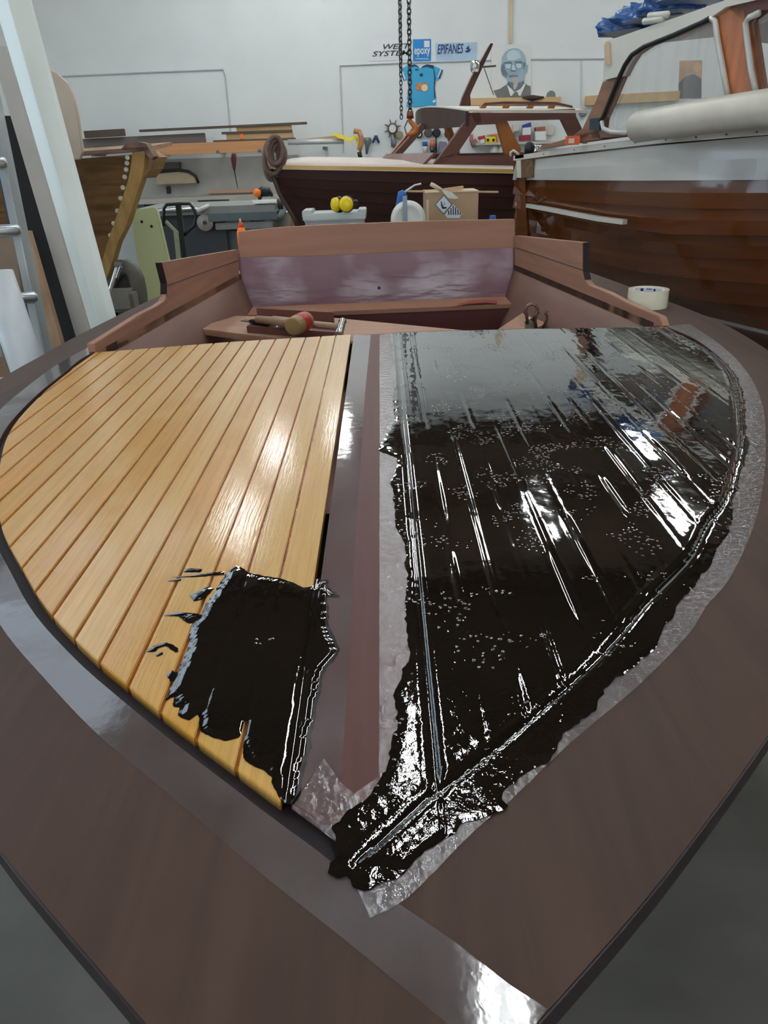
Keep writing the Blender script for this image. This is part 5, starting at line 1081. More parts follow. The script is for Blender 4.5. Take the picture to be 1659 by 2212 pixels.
# ================================================================ machines and benches towards the back wall
m_mgrey = mat('machine_grey_paint', srgb(96, 104, 106), 0.45, var=0.06); m_mdark = mat('machine_dark_paint', srgb(60, 63, 66), 0.45, var=0.08); m_cast = mat('cast_iron_table', srgb(150, 152, 146), 0.35, metal=0.4, var=0.08)
Ys = 7.6; xa, xb = at(340, 480, Ys).x, at(488, 480, Ys).x; zt = at(420, 462, Ys).z
t = thing('table_saw', 'grey cabinet table saw with cast table and round handwheel', 'table saw', Vector(((xa+xb)/2, Ys, 0)))
obj('cabinet', MB().box(((xa+xb)/2, Ys+0.35, zt/2), (xb-xa, 0.7, zt)), m_mdark, t, bevel=0.01)
obj('side_cover', MB().box((xb+0.06, Ys+0.3, at(500, 500, Ys).z/2), (0.14, 0.5, at(500, 500, Ys).z)), m_mgrey, t, bevel=0.005)
wc = at(443, 481, Ys-0.05); obj('handwheel', MB().lathe([(0.02, 0.012), (0.075, 0.008), (0.08, 0), (0.075, -0.008), (0.02, -0.012)], wc, (0, -1, 0), 24), m_steel, t); obj('wheel_hub', MB().tube([wc+Vector((0, -0.03, 0)), wc+Vector((0, 0.06, 0))], 0.018, 10), m_mdark, t)
tz0, tz1 = at(520, 462, Ys).z, at(520, 445, Ys).z; x0, x1 = at(300, 450, Ys).x, at(598, 450, Ys).x
obj('cast_table', MB().box(((x0+x1)/2, Ys+0.35, (tz0+tz1)/2+0.01), (x1-x0, 0.85, tz1-tz0)), m_cast, t, bevel=0.006)
x2 = at(452, 450, Ys).x; obj('front_rail', MB().box(((x2+x1)/2, Ys-0.08, tz0-0.02), (x1-x2, 0.06, 0.07)), m_mgrey, t, bevel=0.006); obj('lower_rail', MB().box(((x2+x1)/2, Ys-0.04, tz0-0.10), (x1-x2-0.1, 0.05, 0.06)), m_cast, t, bevel=0.006)
obj('fence_bar', MB().tube([at(426, 456, Ys-0.12), at(452, 444, Ys-0.05)], 0.022, 10), m_white, t, smooth=True)
obj('fence_rail', MB().tube([at(285, 458, Ys-0.1), at(430, 452, Ys-0.1)], 0.02, 10), m_steel, t, smooth=True)
zl = tz0-0.2
for dx_ in (0.12, 0.5): obj('leg', MB().box((x2+dx_, Ys+0.35, zl/2), (0.08, 0.5, zl)), m_mdark, t)
# things on the saw table
c = at(578, 431, Ys); t = thing('router', 'orange and black power router on the saw table', 'router', at(578, 438, Ys)+Vector((0, 0.1, 0)))
m_ora = mat('orange_tool_plastic', srgb(240, 120, 40), 0.4, var=0.06)
obj('motor', MB().tube([at(556, 419, Ys), at(566, 413, Ys), at(578, 416, Ys), at(588, 425, Ys)], [0.03, 0.045, 0.05, 0.02], 12), m_blk, t, smooth=True); obj('nose', MB().lathe([(0.035, -0.02), (0.038, 0.02), (0.02, 0.035)], at(556, 417, Ys-0.04), (-0.8, -0.6, 0.2), 14), m_ora, t, smooth=True)
obj('grip', MB().bar(at(561, 420, Ys), at(566, 435, Ys), 0.05, 0.05, up=(0, 1, 0)), m_blk, t, bevel=0.01); obj('base', MB().box(at(578, 430, Ys), (0.10, 0.1, 0.05)), m_steel, t, bevel=0.01)
single('white_tray', MB().slab([[at(543, 432, Ys-0.1), at(598, 430, Ys-0.1)], [at(548, 440, Ys-0.12), at(597, 436, Ys-0.12)]], (0, 0.2, -0.01)), m_white, 'white folded tray under the power router', 'tray')
single('small_motor', MB().tube([at(600, 440, Ys), at(612, 440, Ys)], 0.05, 12), m_mdark, 'small dark grey motor right of the power router', 'motor', bevel=0.005)
single('vacuum_hose', MB().tube([at(612, 450, Ys+0.3), at(600, 470, Ys+0.2), at(575, 465, Ys+0.1), at(545, 478, Ys)], 0.04, 12), m_mgrey, 'grey hose bending below the saw table', 'hose', smooth=True)
p = at(612, 475, Ys+1.0); single('white_bucket', MB().lathe([(0.12, -p.z), (0.14, 0.08), (0.145, 0.085), (0.13, 0.09)], p, (0, 0, 1), 22), m_wgrey, 'pale bucket beside the launch stem', 'bucket', smooth=True)
c = at(638, 470, 6.9); panelY('brown_wedge', [(628, 455), (652, 486), (655, 520), (628, 520)], 6.9, 0.08, mat('tan_block', srgb(166, 124, 78), 0.6, var=0.1), 'tan wooden block under the launch bow', 'block')
# bench against the back wall
Yw = WY-0.75; zb_ = at(420, 428, Yw).z; x0, x1 = at(250, 430, Yw).x, at(640, 430, Yw).x
t = thing('wall_bench', 'long pale bench against the back wall below the lumber rack', 'bench', Vector(((x0+x1)/2, Yw+0.35, 0)))
obj('top', MB().box(((x0+x1)/2, Yw+0.35, zb_-0.03), (x1-x0, 0.7, 0.06)), mat('pale_bench_top', srgb(176, 170, 158), 0.5, var=0.06), t, bevel=0.005)
obj('back_board', MB().box(((x0+x1)/2, WY-0.03, zb_+0.25), (x1-x0, 0.05, 0.5)), mat('grey_panel_board', srgb(172, 170, 162), 0.6, var=0.04), t)
for k in range(4): obj('leg', MB().box((lerp(x0, x1, (k+0.5)/4), Yw+0.35, (zb_-0.06)/2), (0.1, 0.6, zb_-0.06)), m_mgrey, t)
single('black_rule', MB().bar(at(428, 435, Yw+0.02), at(496, 433, Yw+0.02), 0.05, 0.03), m_blk, 'long black straightedge on the wall bench', 'rule'); 
single('wood_strip', MB().bar(at(450, 414, WY-0.12), at(560, 411, WY-0.12), 0.03, 0.05), mat('pinkish_strip', srgb(186, 150, 126), 0.6, var=0.08), 'thin pinkish wood strip lying along the bench back', 'strip')
# beige cowl, box and switch on the wall
Yx = WY-0.02
t = thing('beige_cowl', 'beige curved machine cowl with black rim on the wall', 'cowl', at(380, 405, Yx-0.2))
ck = [(336, 400), (337, 374), (385, 370), (405, 372), (420, 382), (427, 396)]
obj('body', MB().prism([at(x, y, Yx-0.2) for x, y in ck], (0, 0.16, 0)), mat('beige_plastic', srgb(168, 150, 122), 0.5, var=0.05), t, bevel=0.01)
obj('rim', MB().tube([at(x, y, Yx-0.21) for x, y in [(340, 371), (385, 367), (407, 370), (423, 380), (429, 396)]], 0.02, 8), m_blk, t, smooth=True)
single('wall_cabinet', MB().prism([at(x, y, Yx-0.15) for x, y in [(338, 351), (387, 350), (388, 367), (339, 369)]], (0, 0.14, 0)), mat('dark_grey_cabinet', srgb(84, 76, 70), 0.6, var=0.15, scale=12), 'dark grey cabinet on the wall above the beige cowl', 'cabinet', bevel=0.005)
single('wall_switch', MB().prism([at(x, y, Yx-0.06) for x, y in [(358, 403), (367, 402), (369, 418), (360, 419)]], (0, 0.05, 0)), mat('black_switch', srgb(36, 34, 30), 0.5, var=0.1), 'small black switch box under the beige cowl', 'switch', bevel=0.005)
t = thing('red_file', 'red handled tool hanging on the wall under the lumber rack', 'file', at(505, 370, Yx-0.03))
obj('handle', MB().tube([at(505, 332, Yx-0.03), at(505, 345, Yx-0.03), at(506, 365, Yx-0.03)], [0.03, 0.04, 0.02], 10), mat('dull_red_handle', srgb(126, 62, 58), 0.5, var=0.1), t, smooth=True); obj('blade', MB().tube([at(506, 365, Yx-0.03), at(514, 408, Yx-0.03)], [0.012, 0.006], 8), m_steeld, t, smooth=True)
# ---------------------------------------------------------------- lumber rack
Yr = WY-0.45
m_lum = [mat('orange_brown_board', srgb(196, 140, 92), 0.5, var=0.1, scale=3, stretch=(0.5, 4, 8)), mat('dark_board', srgb(88, 72, 60), 0.6, var=0.15, scale=4), mat('tan_board', srgb(190, 154, 108), 0.6, var=0.1, scale=4), mat('grey_brown_board', srgb(118, 106, 98), 0.6, var=0.1, scale=3), mat('steel_pipe', srgb(204, 206, 202), 0.35, var=0.05, metal=0.3)]
def board(x0, y0, x1, y1, hpx, Y, dep, m, label, cat='board'):
    a, b = at(x0, y0, Y), at(x1, y1, Y); h = hpx/FPX*Y*1.02; off = Vector((0, 0, -h))
    return single('lumber_board', MB().prism([a, b, b+off, a+off], (0, dep, 0)), m, label, cat, 'boards on the lumber rack', bevel=0.003)
rk = thing('lumber_rack', 'wall rack arms carrying the stacked boards', 'rack', at(430, 335, Yr))
for x in (200, 345, 470, 560, 700):
    y = np.interp(x, [150, 560, 750], [336, 326, 318]); a = at(x, y, WY-0.52); obj('arm', MB().bar(a, Vector((a.x, WY, a.z)), 0.04, 0.04), m_mgrey, rk)
board(322, 312, 580, 303, 19, Yr-0.05, 0.1, m_lum[0], 'broad orange brown board along the bottom of the rack')
board(178, 300, 440, 287, 26, Yr+0.12, 0.1, m_lum[3], 'wide grey brown board at the left of the rack')
board(180, 283, 265, 278, 12, Yr+0.02, 0.1, m_lum[1], 'short dark offcut at the left end of the rack')
board(300, 280, 662, 263, 4, Yr+0.0, 0.1, m_lum[1], 'long thin dark strip on top of the stack')
board(510, 274, 628, 269, 9, Yr+0.03, 0.1, m_lum[2], 'tan board second from the top of the stack')
board(478, 285, 630, 280, 4, Yr-0.02, 0.1, m_lum[1], 'dark thin board in the middle of the stack')
board(488, 289, 632, 285, 12, Yr+0.0, 0.1, m_lum[2], 'tan board with an orange tag in the stack')
board(460, 303, 637, 297, 4, Yr-0.04, 0.1, m_lum[1], 'dark thin board above the broad orange board')
board(636, 302, 735, 292, 9, Yr+0.06, 0.1, m_lum[2], 'pinkish board sticking out at the right of the rack')
a = at(522, 287, Yr-0.012); single('orange_tag', MB().box(a+Vector((0, 0, -0.03)), (0.05, 0.008, 0.08)), m_ora, 'small orange tag on the board stack', 'tag')
single('steel_pipe', MB().tube([at(622, 307, Yr-0.08), at(743, 305, Yr-0.08)], 0.036, 14), m_lum[4], 'pale steel pipe at the right end of the rack', 'pipe', smooth=True)
single('brown_bar', MB().bar(at(205, 322, WY-0.5), at(330, 316, WY-0.5), 0.05, 0.06), m_lum[1], 'dark bar below the grey brown board', 'bar')
m_ystr = mat('yellow_strap', srgb(226, 200, 40), 0.5, var=0.1)
t = thing('yellow_strap', 'yellow lifting strap draped over the rack end', 'strap', at(770, 330, Yr-0.1))
obj('webbing', MB().slab([[at(x, y, Yr-0.1), at(x+w_, y+6, Yr-0.12)] for x, y, w_ in [(716, 288, 4), (728, 288, 3), (742, 293, 2), (756, 298, 3), (766, 292, 8), (770, 308, 8), (775, 325, 6), (778, 338, 4)]], (0, 0.02, 0)), m_ystr, t)
obj('webbing', MB().slab([[at(x, y, Yr-0.14), at(x+5, y+5, Yr-0.15)] for x, y in [(724, 292), (740, 297), (757, 305), (768, 318)]], (0, 0.02, 0)), m_ystr, t)
obj('buckle', MB().tube([at(x, y, Yr-0.12) for x, y in [(764, 283), (776, 285), (781, 300), (780, 312), (776, 325)]], 0.035, 8), mat('tan_leather', srgb(180, 126, 84), 0.6, var=0.1), t, smooth=True)
obj('hook', MB().tube([at(776, 328, Yr-0.12), at(779, 344, Yr-0.12)], 0.03, 8), m_blk, t, smooth=True)

# ================================================================ chain hoist
m_chain = mat('dark_chain_steel', srgb(72, 72, 74), 0.4, metal=0.8, var=0.15); m_hook = mat('orange_hook_paint', srgb(176, 104, 44), 0.45, var=0.2, scale=20)
Yh = 5.3
def link_mesh(L, W, r):
    pts = []; h = L/2-W/2
    for a in np.linspace(0, math.pi, 6): pts.append(Vector((W/2*math.cos(a), 0, h+W/2*math.sin(a))))
    for a in np.linspace(math.pi, 2*math.pi, 6): pts.append(Vector((W/2*math.cos(a), 0, -h+W/2*math.sin(a))))
    pts.append(pts[0]); mb = MB().tube(pts, r, 6, cap=False); me = bpy.data.meshes.new('link'); me.from_pydata(mb.v, [], mb.f)
    for p in me.polygons: p.use_smooth = True
    me.materials.append(m_chain); return me
def chain(label, a, b, L, W, r):
    a, b = Vector(a), Vector(b); ln = (b-a).length; pitch = L-2.3*r; n = int(ln/pitch); t = thing('hoist_chain', label, 'chain', b, 'hoist chains'); me = link_mesh(L, W, r)
    d = (a-b).normalized(); q = Vector((0, 0, 1)).rotation_difference(d)
    for i in range(n+1):
        o = bpy.data.objects.new('link', me); COL.objects.link(o); o.parent = t; o.location = d*(i*pitch); o.rotation_mode = 'QUATERNION'; o.rotation_quaternion = q @ Matrix.Rotation(math.pi/2*(i % 2)+0.5, 3, 'Z').to_quaternion()
    return t
e0, e1 = at(881, -330, Yh), at(886, 240, Yh); up = Vector((0, 0, 1))
chain('thick hoist chain ending in the orange hook', Vector((e0.x, e0.y, HC-0.2)), e1, 0.036, 0.022, 0.0042)
f0, f1 = at(861, -330, Yh), at(867, 252, Yh)
chain('thin hoist hand chain hanging left of the hook chain', Vector((f0.x, f0.y, HC-0.2)), f1, 0.030, 0.017, 0.0030)
chain('thin hoist hand chain return strand above the shirt', Vector((f0.x+0.012, f0.y+0.02, HC-0.2)), at(866, 150, Yh+0.03), 0.030, 0.017, 0.0030)
t = thing('hoist_block', 'chain hoist block under the roof', 'hoist', Vector(((e0.x+f0.x)/2, Yh, HC-0.2))); obj('body', MB().box(((e0.x+f0.x)/2, Yh, HC-0.12), (0.22, 0.16, 0.22)), m_steeld, t, bevel=0.02)
t = thing('lifting_hook', 'orange painted lifting hook at the end of the hoist chain', 'hook', at(886, 300, Yh))
obj('shackle', MB().tube([at(886, 240, Yh), at(886, 256, Yh)], [0.02, 0.024], 10), mat('rusty_shackle', srgb(120, 70, 46), 0.5, var=0.2, metal=0.5), t, smooth=True)
obj('hook', MB().tube([at(x, y, Yh) for x, y in [(885, 254), (886, 262), (893, 269), (898, 277), (897, 285), (890, 289), (882, 290), (876, 287)]], [0.012, 0.013, 0.017, 0.02, 0.02, 0.017, 0.012, 0.005], 12), m_hook, t, smooth=True)
obj('latch', MB().tube([at(881, 259, Yh), at(874, 275, Yh), at(877, 287, Yh)], 0.004, 6), m_steeld, t)

# ================================================================ posters, shirt and picture on the back wall
Yq = WY-0.006; RX, UZ = Vector((1, 0, 0)), Vector((0, 0, 1))
def flat(px, d=0.0, th=0.003): return MB().prism([at(x, y, Yq-d) for x, y in px], (0, th, 0))
m_paper = mat('white_banner', srgb(228, 230, 228), 0.5, var=0.02); m_pblue = mat('poster_blue', srgb(34, 128, 200), 0.45, var=0.05); m_plb = mat('pale_blue_poster', srgb(176, 202, 222), 0.45, var=0.1, scale=5); m_navy = mat('navy_print', srgb(38, 58, 110), 0.5, var=0.05)
o = single('white_banner', flat([(796, 85), (891, 82), (892, 129), (797, 132)]), m_paper, 'white banner lettered WEST SYSTEM in black', 'banner')
m_ltr = mat('black_lettering', srgb(34, 38, 42), 0.5, var=0.05)
def lettering(txt, x0, y0, x1, y1, m, par, shear=0.0, bold=0.0):
    a, b = at(x0, (y0+y1)/2, Yq-0.004), at(x1, (y0+y1)/2, Yq-0.004); h = (y1-y0)/FPX*WY*1.02; r = (at(x1, y0, Yq)-at(x0, y0+(y1-y0)*0, Yq)).normalized()
    r = Vector((1, 0, 0)); obj('lettering', text_mb(txt, (a+b)/2, r, UZ, h, (b-a).length, 0.003, shear, bold), m, par)
lettering('WEST', 828, 96, 886, 104, m_ltr, o, 0.3, 0.006); lettering('SYSTEM', 804, 111, 886, 119, m_ltr, o, 0.3, 0.006)
o = single('blue_poster', flat([(892, 85), (931, 84), (931, 132), (892, 133)]), m_pblue, 'blue square poster lettered epoxy', 'poster'); lettering('epoxy', 895, 107, 929, 120, m_paper, o, 0.0, 0.015)
obj('white_square', flat([(916, 88), (928, 88), (928, 102), (916, 102)], 0.003), m_paper, o); obj('caption_line', flat([(897, 126), (926, 126), (926, 128), (897, 128)], 0.003, 0.002), m_plb, o)
o = single('pale_blue_banner', flat([(941, 93), (1031, 91), (1030, 132), (942, 134)]), m_plb, 'pale blue banner lettered EPIFANES', 'banner'); lettering('EPIFANES', 945, 98, 1001, 113, m_navy, o, 0.2, 0.012)
obj('boat_mark', flat([(1004, 110), (1010, 108), (1013, 96), (1014, 107), (1018, 104), (1015, 112), (1008, 114)], 0.003), m_navy, o); obj('boat_mark', flat([(1006, 106), (1011, 99), (1011, 106)], 0.003), m_navy, o)
# shirt
m_sh = mat('sky_blue_jersey', srgb(62, 164, 206), 0.6, var=0.06, scale=4); m_shd = mat('navy_jersey_trim', srgb(34, 56, 88), 0.6, var=0.05)
t = thing('blue_shirt', 'sky blue football shirt pinned to the back wall', 'shirt', at(910, 230, Yq))
obj('torso', flat([(881, 141), (896, 139), (908, 145), (922, 139), (936, 141), (942, 150), (941, 172), (939, 190), (942, 212), (942, 230), (878, 231), (879, 215), (882, 190), (880, 165), (878, 150)], 0.006, 0.008), m_sh, t, bevel=0.002)
for pxs in ([(881, 141), (878, 150), (881, 170), (872, 174), (865, 152), (870, 147)], [(936, 141), (950, 148), (957, 151), (948, 172), (942, 174), (940, 158)]): obj('sleeve', flat(pxs, 0.005, 0.006), m_sh, t)
for pxs in ([(867, 153), (869, 151), (876, 170), (873, 173)], [(952, 148), (954, 150), (947, 168), (945, 166)]): obj('sleeve_stripe', flat(pxs, 0.009, 0.003), m_paper, t)
for pxs in ([(865, 155), (867, 154), (874, 173), (872, 175)], [(955, 150), (957, 151), (950, 171), (947, 169)]): obj('sleeve_cuff', flat(pxs, 0.009, 0.003), m_shd, t)
obj('yoke', flat([(884, 141), (896, 139), (908, 145), (922, 139), (936, 141), (937, 149), (922, 144), (908, 147), (897, 143), (886, 147)], 0.010, 0.003), m_shd, t); obj('side_panel', flat([(936, 143), (938, 150), (941, 172), (939, 190), (941, 212), (938, 212), (937, 190), (938, 170)], 0.010, 0.003), m_shd, t)
obj('collar_gap', flat([(902, 142), (908, 148), (915, 141), (908, 145)], 0.011, 0.003), m_paper, t)
pr = obj('sponsor_print', flat([(898, 180), (924, 178), (924, 194), (899, 196)], 0.010, 0.003), mat('brown_print', srgb(190, 128, 96), 0.5, var=0.3, scale=14), t); c = at(917, 190, Yq-0.012); obj('print_disc', MB().lathe([(0.045, 0), (0.045, 0.003)], c, (0, -1, 0), 16), mat('peach_print', srgb(240, 206, 160), 0.5, var=0.04), pr)
for pxs in ([(897, 149), (904, 149), (904, 152), (897, 152)], [(906, 160), (912, 158), (914, 164), (908, 166)]): obj('badge', flat(pxs, 0.010, 0.002), m_shd, t)
for pxs in ([(879, 215), (885, 217), (885, 221), (879, 220)], [(934, 218), (941, 215), (941, 220), (936, 222)]): obj('hem_flash', flat(pxs, 0.010, 0.003), m_paper, t)
# portrait
m_skin = mat('blue_tinted_face', srgb(158, 180, 190), 0.5, var=0.12, scale=5); m_skinl = mat('light_blue_highlight', srgb(196, 212, 220), 0.5, var=0.06); m_shade = mat('slate_shade', srgb(104, 122, 134), 0.5, var=0.1); m_suit = mat('grey_suit_print', srgb(112, 114, 112), 0.5, var=0.08)
pk = lambda q: [(1040+x*140/1659, 60+y*170/2014) for x, y in q]
t = thing('portrait_poster', 'poster portrait of a bald person in glasses and grey suit', 'poster', at(1105, 210, Yq-0.02))
obj('sheet', flat(pk([(240, 430), (1270, 410), (1270, 1790), (280, 1800)]), 0.006, 0.004), mat('cream_paper', srgb(226, 226, 220), 0.5, var=0.02), t)
def pp(name, q, m, d): return obj(name, flat(pk(q), d, 0.002), m, t)
pp('suit', [(300, 1610), (480, 1560), (640, 1450), (680, 1400), (1100, 1400), (1180, 1470), (1255, 1490), (1265, 1780), (400, 1790)], m_suit, 0.010)
pp('shirt_collar', [(650, 1450), (720, 1520), (860, 1640), (1000, 1560), (1110, 1410), (1130, 1450), (1000, 1740), (740, 1740)], m_paper, 0.012)
pp('neck', [(660, 1380), (700, 1420), (820, 1630), (900, 1620), (1080, 1420), (1100, 1330), (880, 1300)], m_shade, 0.014)
pp('tie', [(850, 1640), (920, 1640), (960, 1750), (770, 1750)], m_suit, 0.0145)
pp('head', [(820, 520), (930, 530), (1040, 600), (1120, 720), (1140, 850), (1140, 930), (1195, 960), (1180, 1130), (1120, 1210), (1100, 1330), (1000, 1400), (860, 1420), (720, 1390), (620, 1280), (540, 1220), (500, 1100), (490, 1020), (520, 940), (530, 760), (600, 640), (700, 550)], m_skin, 0.016)
pp('forehead', [(820, 560), (960, 600), (1020, 760), (860, 830), (680, 830), (640, 700), (710, 600)], m_skinl, 0.018)
pp('cheek_shade', [(520, 940), (570, 900), (600, 1060), (680, 1180), (640, 1280), (540, 1210), (505, 1100)], m_shade, 0.018); pp('ear_shade', [(1070, 900), (1130, 870), (1120, 1000), (1080, 1080)], m_shade, 0.018)
for q in ([(590, 900), (760, 890), (790, 910), (760, 1060), (640, 1070), (590, 1000)], [(850, 880), (1010, 880), (1060, 900), (1040, 1040), (920, 1060), (870, 1000)]):
    pp('glasses_rim', q, m_shade, 0.020); cxx = sum(p[0] for p in q)/6; cyy = sum(p[1] for p in q)/6; pp('glasses_lens', [(cxx+(x-cxx)*0.78, cyy+(y-cyy)*0.72+12) for x, y in q], m_skinl, 0.022)
pp('eyebrow', [(560, 880), (760, 860), (780, 890), (580, 910)], m_shade, 0.021); pp('eyebrow', [(840, 860), (1040, 850), (1060, 890), (860, 890)], m_shade, 0.021)
pp('nose', [(790, 950), (840, 950), (880, 1070), (830, 1095), (770, 1070)], m_skinl, 0.022); pp('nose_shade', [(740, 1080), (890, 1075), (870, 1125), (770, 1130)], m_shade, 0.0205); pp('mouth', [(690, 1230), (780, 1205), (920, 1210), (960, 1235), (820, 1250), (730, 1275)], m_shade, 0.021)
pp('beard', [(780, 1300), (860, 1270), (980, 1330), (1000, 1390), (940, 1370), (920, 1500), (880, 1560), (830, 1600), (810, 1480), (830, 1380), (750, 1390)], mat('beige_beard_print', srgb(190, 180, 172), 0.5, var=0.08), 0.023)
single('wall_batten', MB().prism([at(x, y, WY-0.03) for x, y in [(1101, -60), (1108, -60), (1106, 93), (1100, 93)]], (0, 0.025, 0)), mat('pine_batten', srgb(206, 184, 152), 0.6, var=0.05), 'narrow pine batten on the wall above the portrait', 'batten')
o = single('brown_portrait_print', flat([(1468, 131), (1517, 130), (1515, 212), (1466, 213)]), mat('brown_photo_print', srgb(188, 146, 112), 0.5, var=0.25, scale=4), 'brown tinted photo print seen through the cabin window', 'picture')
obj('dark_figure', flat([(1466, 180), (1480, 165), (1500, 160), (1515, 170), (1515, 212), (1466, 213)], 0.003), mat('dark_photo_tone', srgb(84, 76, 78), 0.5, var=0.2), o); c = at(1506, 145, Yq-0.005); obj('pale_face', MB().lathe([(0.06, 0), (0.06, 0.003)], c, (0, -1, 0), 16), mat('tan_photo_tone', srgb(206, 160, 118), 0.5, var=0.1), o)

# ================================================================ shelves, hanging tools and paint behind the launch cabin
Yt = WY-0.04
def disc(name, x, y, rpx, m, label, cat, group='tools hung on the back wall', inner=None):
    c = at(x, y, Yt); r = rpx/FPX*WY; o = single(name, MB().lathe([(r*0.8, -0.02), (r, -0.01), (r, 0.01), (r*0.85, 0.02)], c, (0, -1, 0), 20), m, label, cat, group)
    if inner: obj('centre', MB().lathe([(r*0.6, 0.02), (r*0.55, 0.026)], c, (0, -1, 0), 16), inner, o)
    return o
def tool(name, pts, rs, m, label, cat, m2=None, cut=None):
    P = [at(x, y, Yt) for x, y in pts]
    if m2 is None: return single(name, MB().tube(P, [r/FPX*WY for r in rs], 8), m, label, cat, 'tools hung on the back wall', smooth=True)
    t = thing(name, label, cat, P[-1], 'tools hung on the back wall'); obj('head', MB().tube(P[:cut+1], [r/FPX*WY for r in rs[:cut+1]], 8), m, t, smooth=True); obj('handle', MB().tube(P[cut:], [r/FPX*WY for r in rs[cut:]], 8), m2, t, smooth=True); return t
m_gd = mat('dull_grey_tool', srgb(128, 130, 128), 0.5, var=0.15, metal=0.4); m_bt = mat('blue_tool', srgb(46, 100, 168), 0.5, var=0.1); m_ot = mat('orange_red_tool', srgb(206, 110, 76), 0.5, var=0.1)
tool('mixing_whisk', [(794, 297), (794, 304), (793, 316), (792, 333)], [6, 8, 4, 2], m_gd, 'grey round headed tool on the wall beside the blue pliers', 'tool')
t = thing('blue_pliers', 'blue handled pliers hanging open on the back wall', 'pliers', at(812, 312, Yt))
for s in (-1, 1): obj('handle', MB().tube([at(812, 293, Yt), at(812+s*3, 300, Yt), at(812+s*7, 309, Yt)], [0.02, 0.018, 0.012], 8), mat('navy_blue_grip', srgb(40, 66, 112), 0.5, var=0.1), t, smooth=True)
t = thing('spiked_wheel', 'wall ornament with round pale face and spikes', 'ornament', at(848, 300, Yt)); c = at(848, 278, Yt)
obj('face', MB().lathe([(0.055, 0.0), (0.05, 0.02)], c, (0, -1, 0), 18), m_white, t); obj('ring', MB().lathe([(0.05, 0.016), (0.075, 0.012), (0.075, -0.01), (0.05, -0.014)], c, (0, -1, 0), 18), m_steeld, t)
for k in range(8):
    a = k*math.pi/4+0.3; v = Vector((math.cos(a), 0, math.sin(a))); obj('spike', MB().tube([c+v*0.07, c+v*0.125], [0.012, 0.005], 6), m_steeld, t)
tool('hanging_ladle', [(847, 290), (849, 300), (851, 308), (849, 318)], [3, 4, 6, 4], m_gd, 'grey pulley hanging below the spiked ornament', 'pulley')
disc('wall_pulley', 863, 292, 7, mat('brass_grey', srgb(150, 138, 112), 0.5, var=0.2, metal=0.5), 'brass grey pulley beside the hook', 'pulley')
disc('black_funnel', 905, 290, 7, m_blk, 'black ring tool hung beside the windscreen post', 'funnel', inner=m_paper)
disc('dark_ladle', 925, 287, 8, m_steeld, 'left of two dark round ladles seen through the windscreen', 'ladle'); disc('dark_ladle', 943, 287, 8, m_blk, 'right of two dark round ladles seen through the windscreen', 'ladle'); disc('grey_ladle', 969, 289, 8, m_steeld, 'grey rimmed round dish on the wall by the near pillar', 'dish', inner=m_gd)
tool('blue_brush', [(918, 306), (918, 316), (918, 332)], [5, 5, 4], m_bt, 'blue headed brush seen through the windscreen', 'brush', m_white, 1)
tool('orange_tool', [(934, 302), (934, 318), (934, 330)], [4, 5, 4], m_ot, 'orange red tool seen through the windscreen', 'tool', m_steeld, 1)
tool('thin_bar', [(942, 290), (942, 334)], [1.5, 1.5], m_blk, 'thin dark bar hanging between the brush and can', 'bar')
single('grey_tin', MB().prism([at(x, y, Yt-0.12) for x, y in [(951, 305), (966, 307), (962, 330), (948, 330)]], (0, 0.158, 0)), mat('grey_violet_tin', srgb(120, 122, 140), 0.5, var=0.1), 'grey violet tin by the near windscreen pillar', 'tin', bevel=0.005)
def shelf(name, x0, x1, y, label):
    a, b = at(x0, y, Yt-0.2), at(x1, y-2, Yt-0.2); return single(name, MB().prism([a, b, b-Vector((0, 0, 0.03)), a-Vector((0, 0, 0.03))], (0, 0.24, 0)), mat('pale_shelf', srgb(196, 190, 176), 0.5, var=0.04), label, 'shelf', bevel=0.002)
shelf('wall_shelf', 1030, 1090, 309, 'short wall shelf holding the yellow and red boxes'); shelf('wall_shelf', 1092, 1210, 307, 'longer wall shelf holding jars and white tub')
shelf('wall_shelf', 1040, 1112, 341, 'low wall shelf under the two dusty jars')
def boxpx(name, px, m, label, cat='box', d=0.18): return single(name, MB().prism([at(x, y, Yt-d) for x, y in px], (0, 0.14, 0)), m, label, cat, 'containers on the wall shelves', bevel=0.004)
o = boxpx('yellow_box', [(1049, 297), (1071, 294), (1072, 307), (1049, 309)], m_yel, 'yellow box with two black holes on the short shelf')
for x in (1054, 1066): c = at(x, 302.5, Yt-0.182); obj('hole', MB().lathe([(0.02, 0), (0.02, 0.003)], c, (0, -1, 0), 10), m_blk, o)
boxpx('red_box', [(1034, 295), (1048, 292), (1048, 300), (1035, 302)], m_red, 'red box left of the yellow box', d=0.2); boxpx('white_card', [(1038, 302), (1047, 300), (1047, 309), (1038, 310)], m_paper, 'small white box below the red box', d=0.22)
boxpx('tan_carton', [(1052, 291), (1078, 288), (1077, 306), (1072, 307), (1072, 294)], mat('tan_carton', srgb(196, 140, 104), 0.6, var=0.08), 'tan carton behind the yellow box', d=0.12)
boxpx('crimson_box', [(1124, 293), (1145, 291), (1147, 303), (1124, 304)], mat('crimson_box', srgb(150, 40, 62), 0.45, var=0.08), 'crimson box on the longer shelf'); boxpx('white_tub', [(1156, 284), (1180, 283), (1180, 303), (1157, 304)], m_paper, 'white square tub on the longer shelf', 'tub'); boxpx('white_jar', [(1130, 276), (1147, 275), (1147, 291), (1129, 292)], m_paper, 'white jar with blue cap on the crimson box', 'jar')
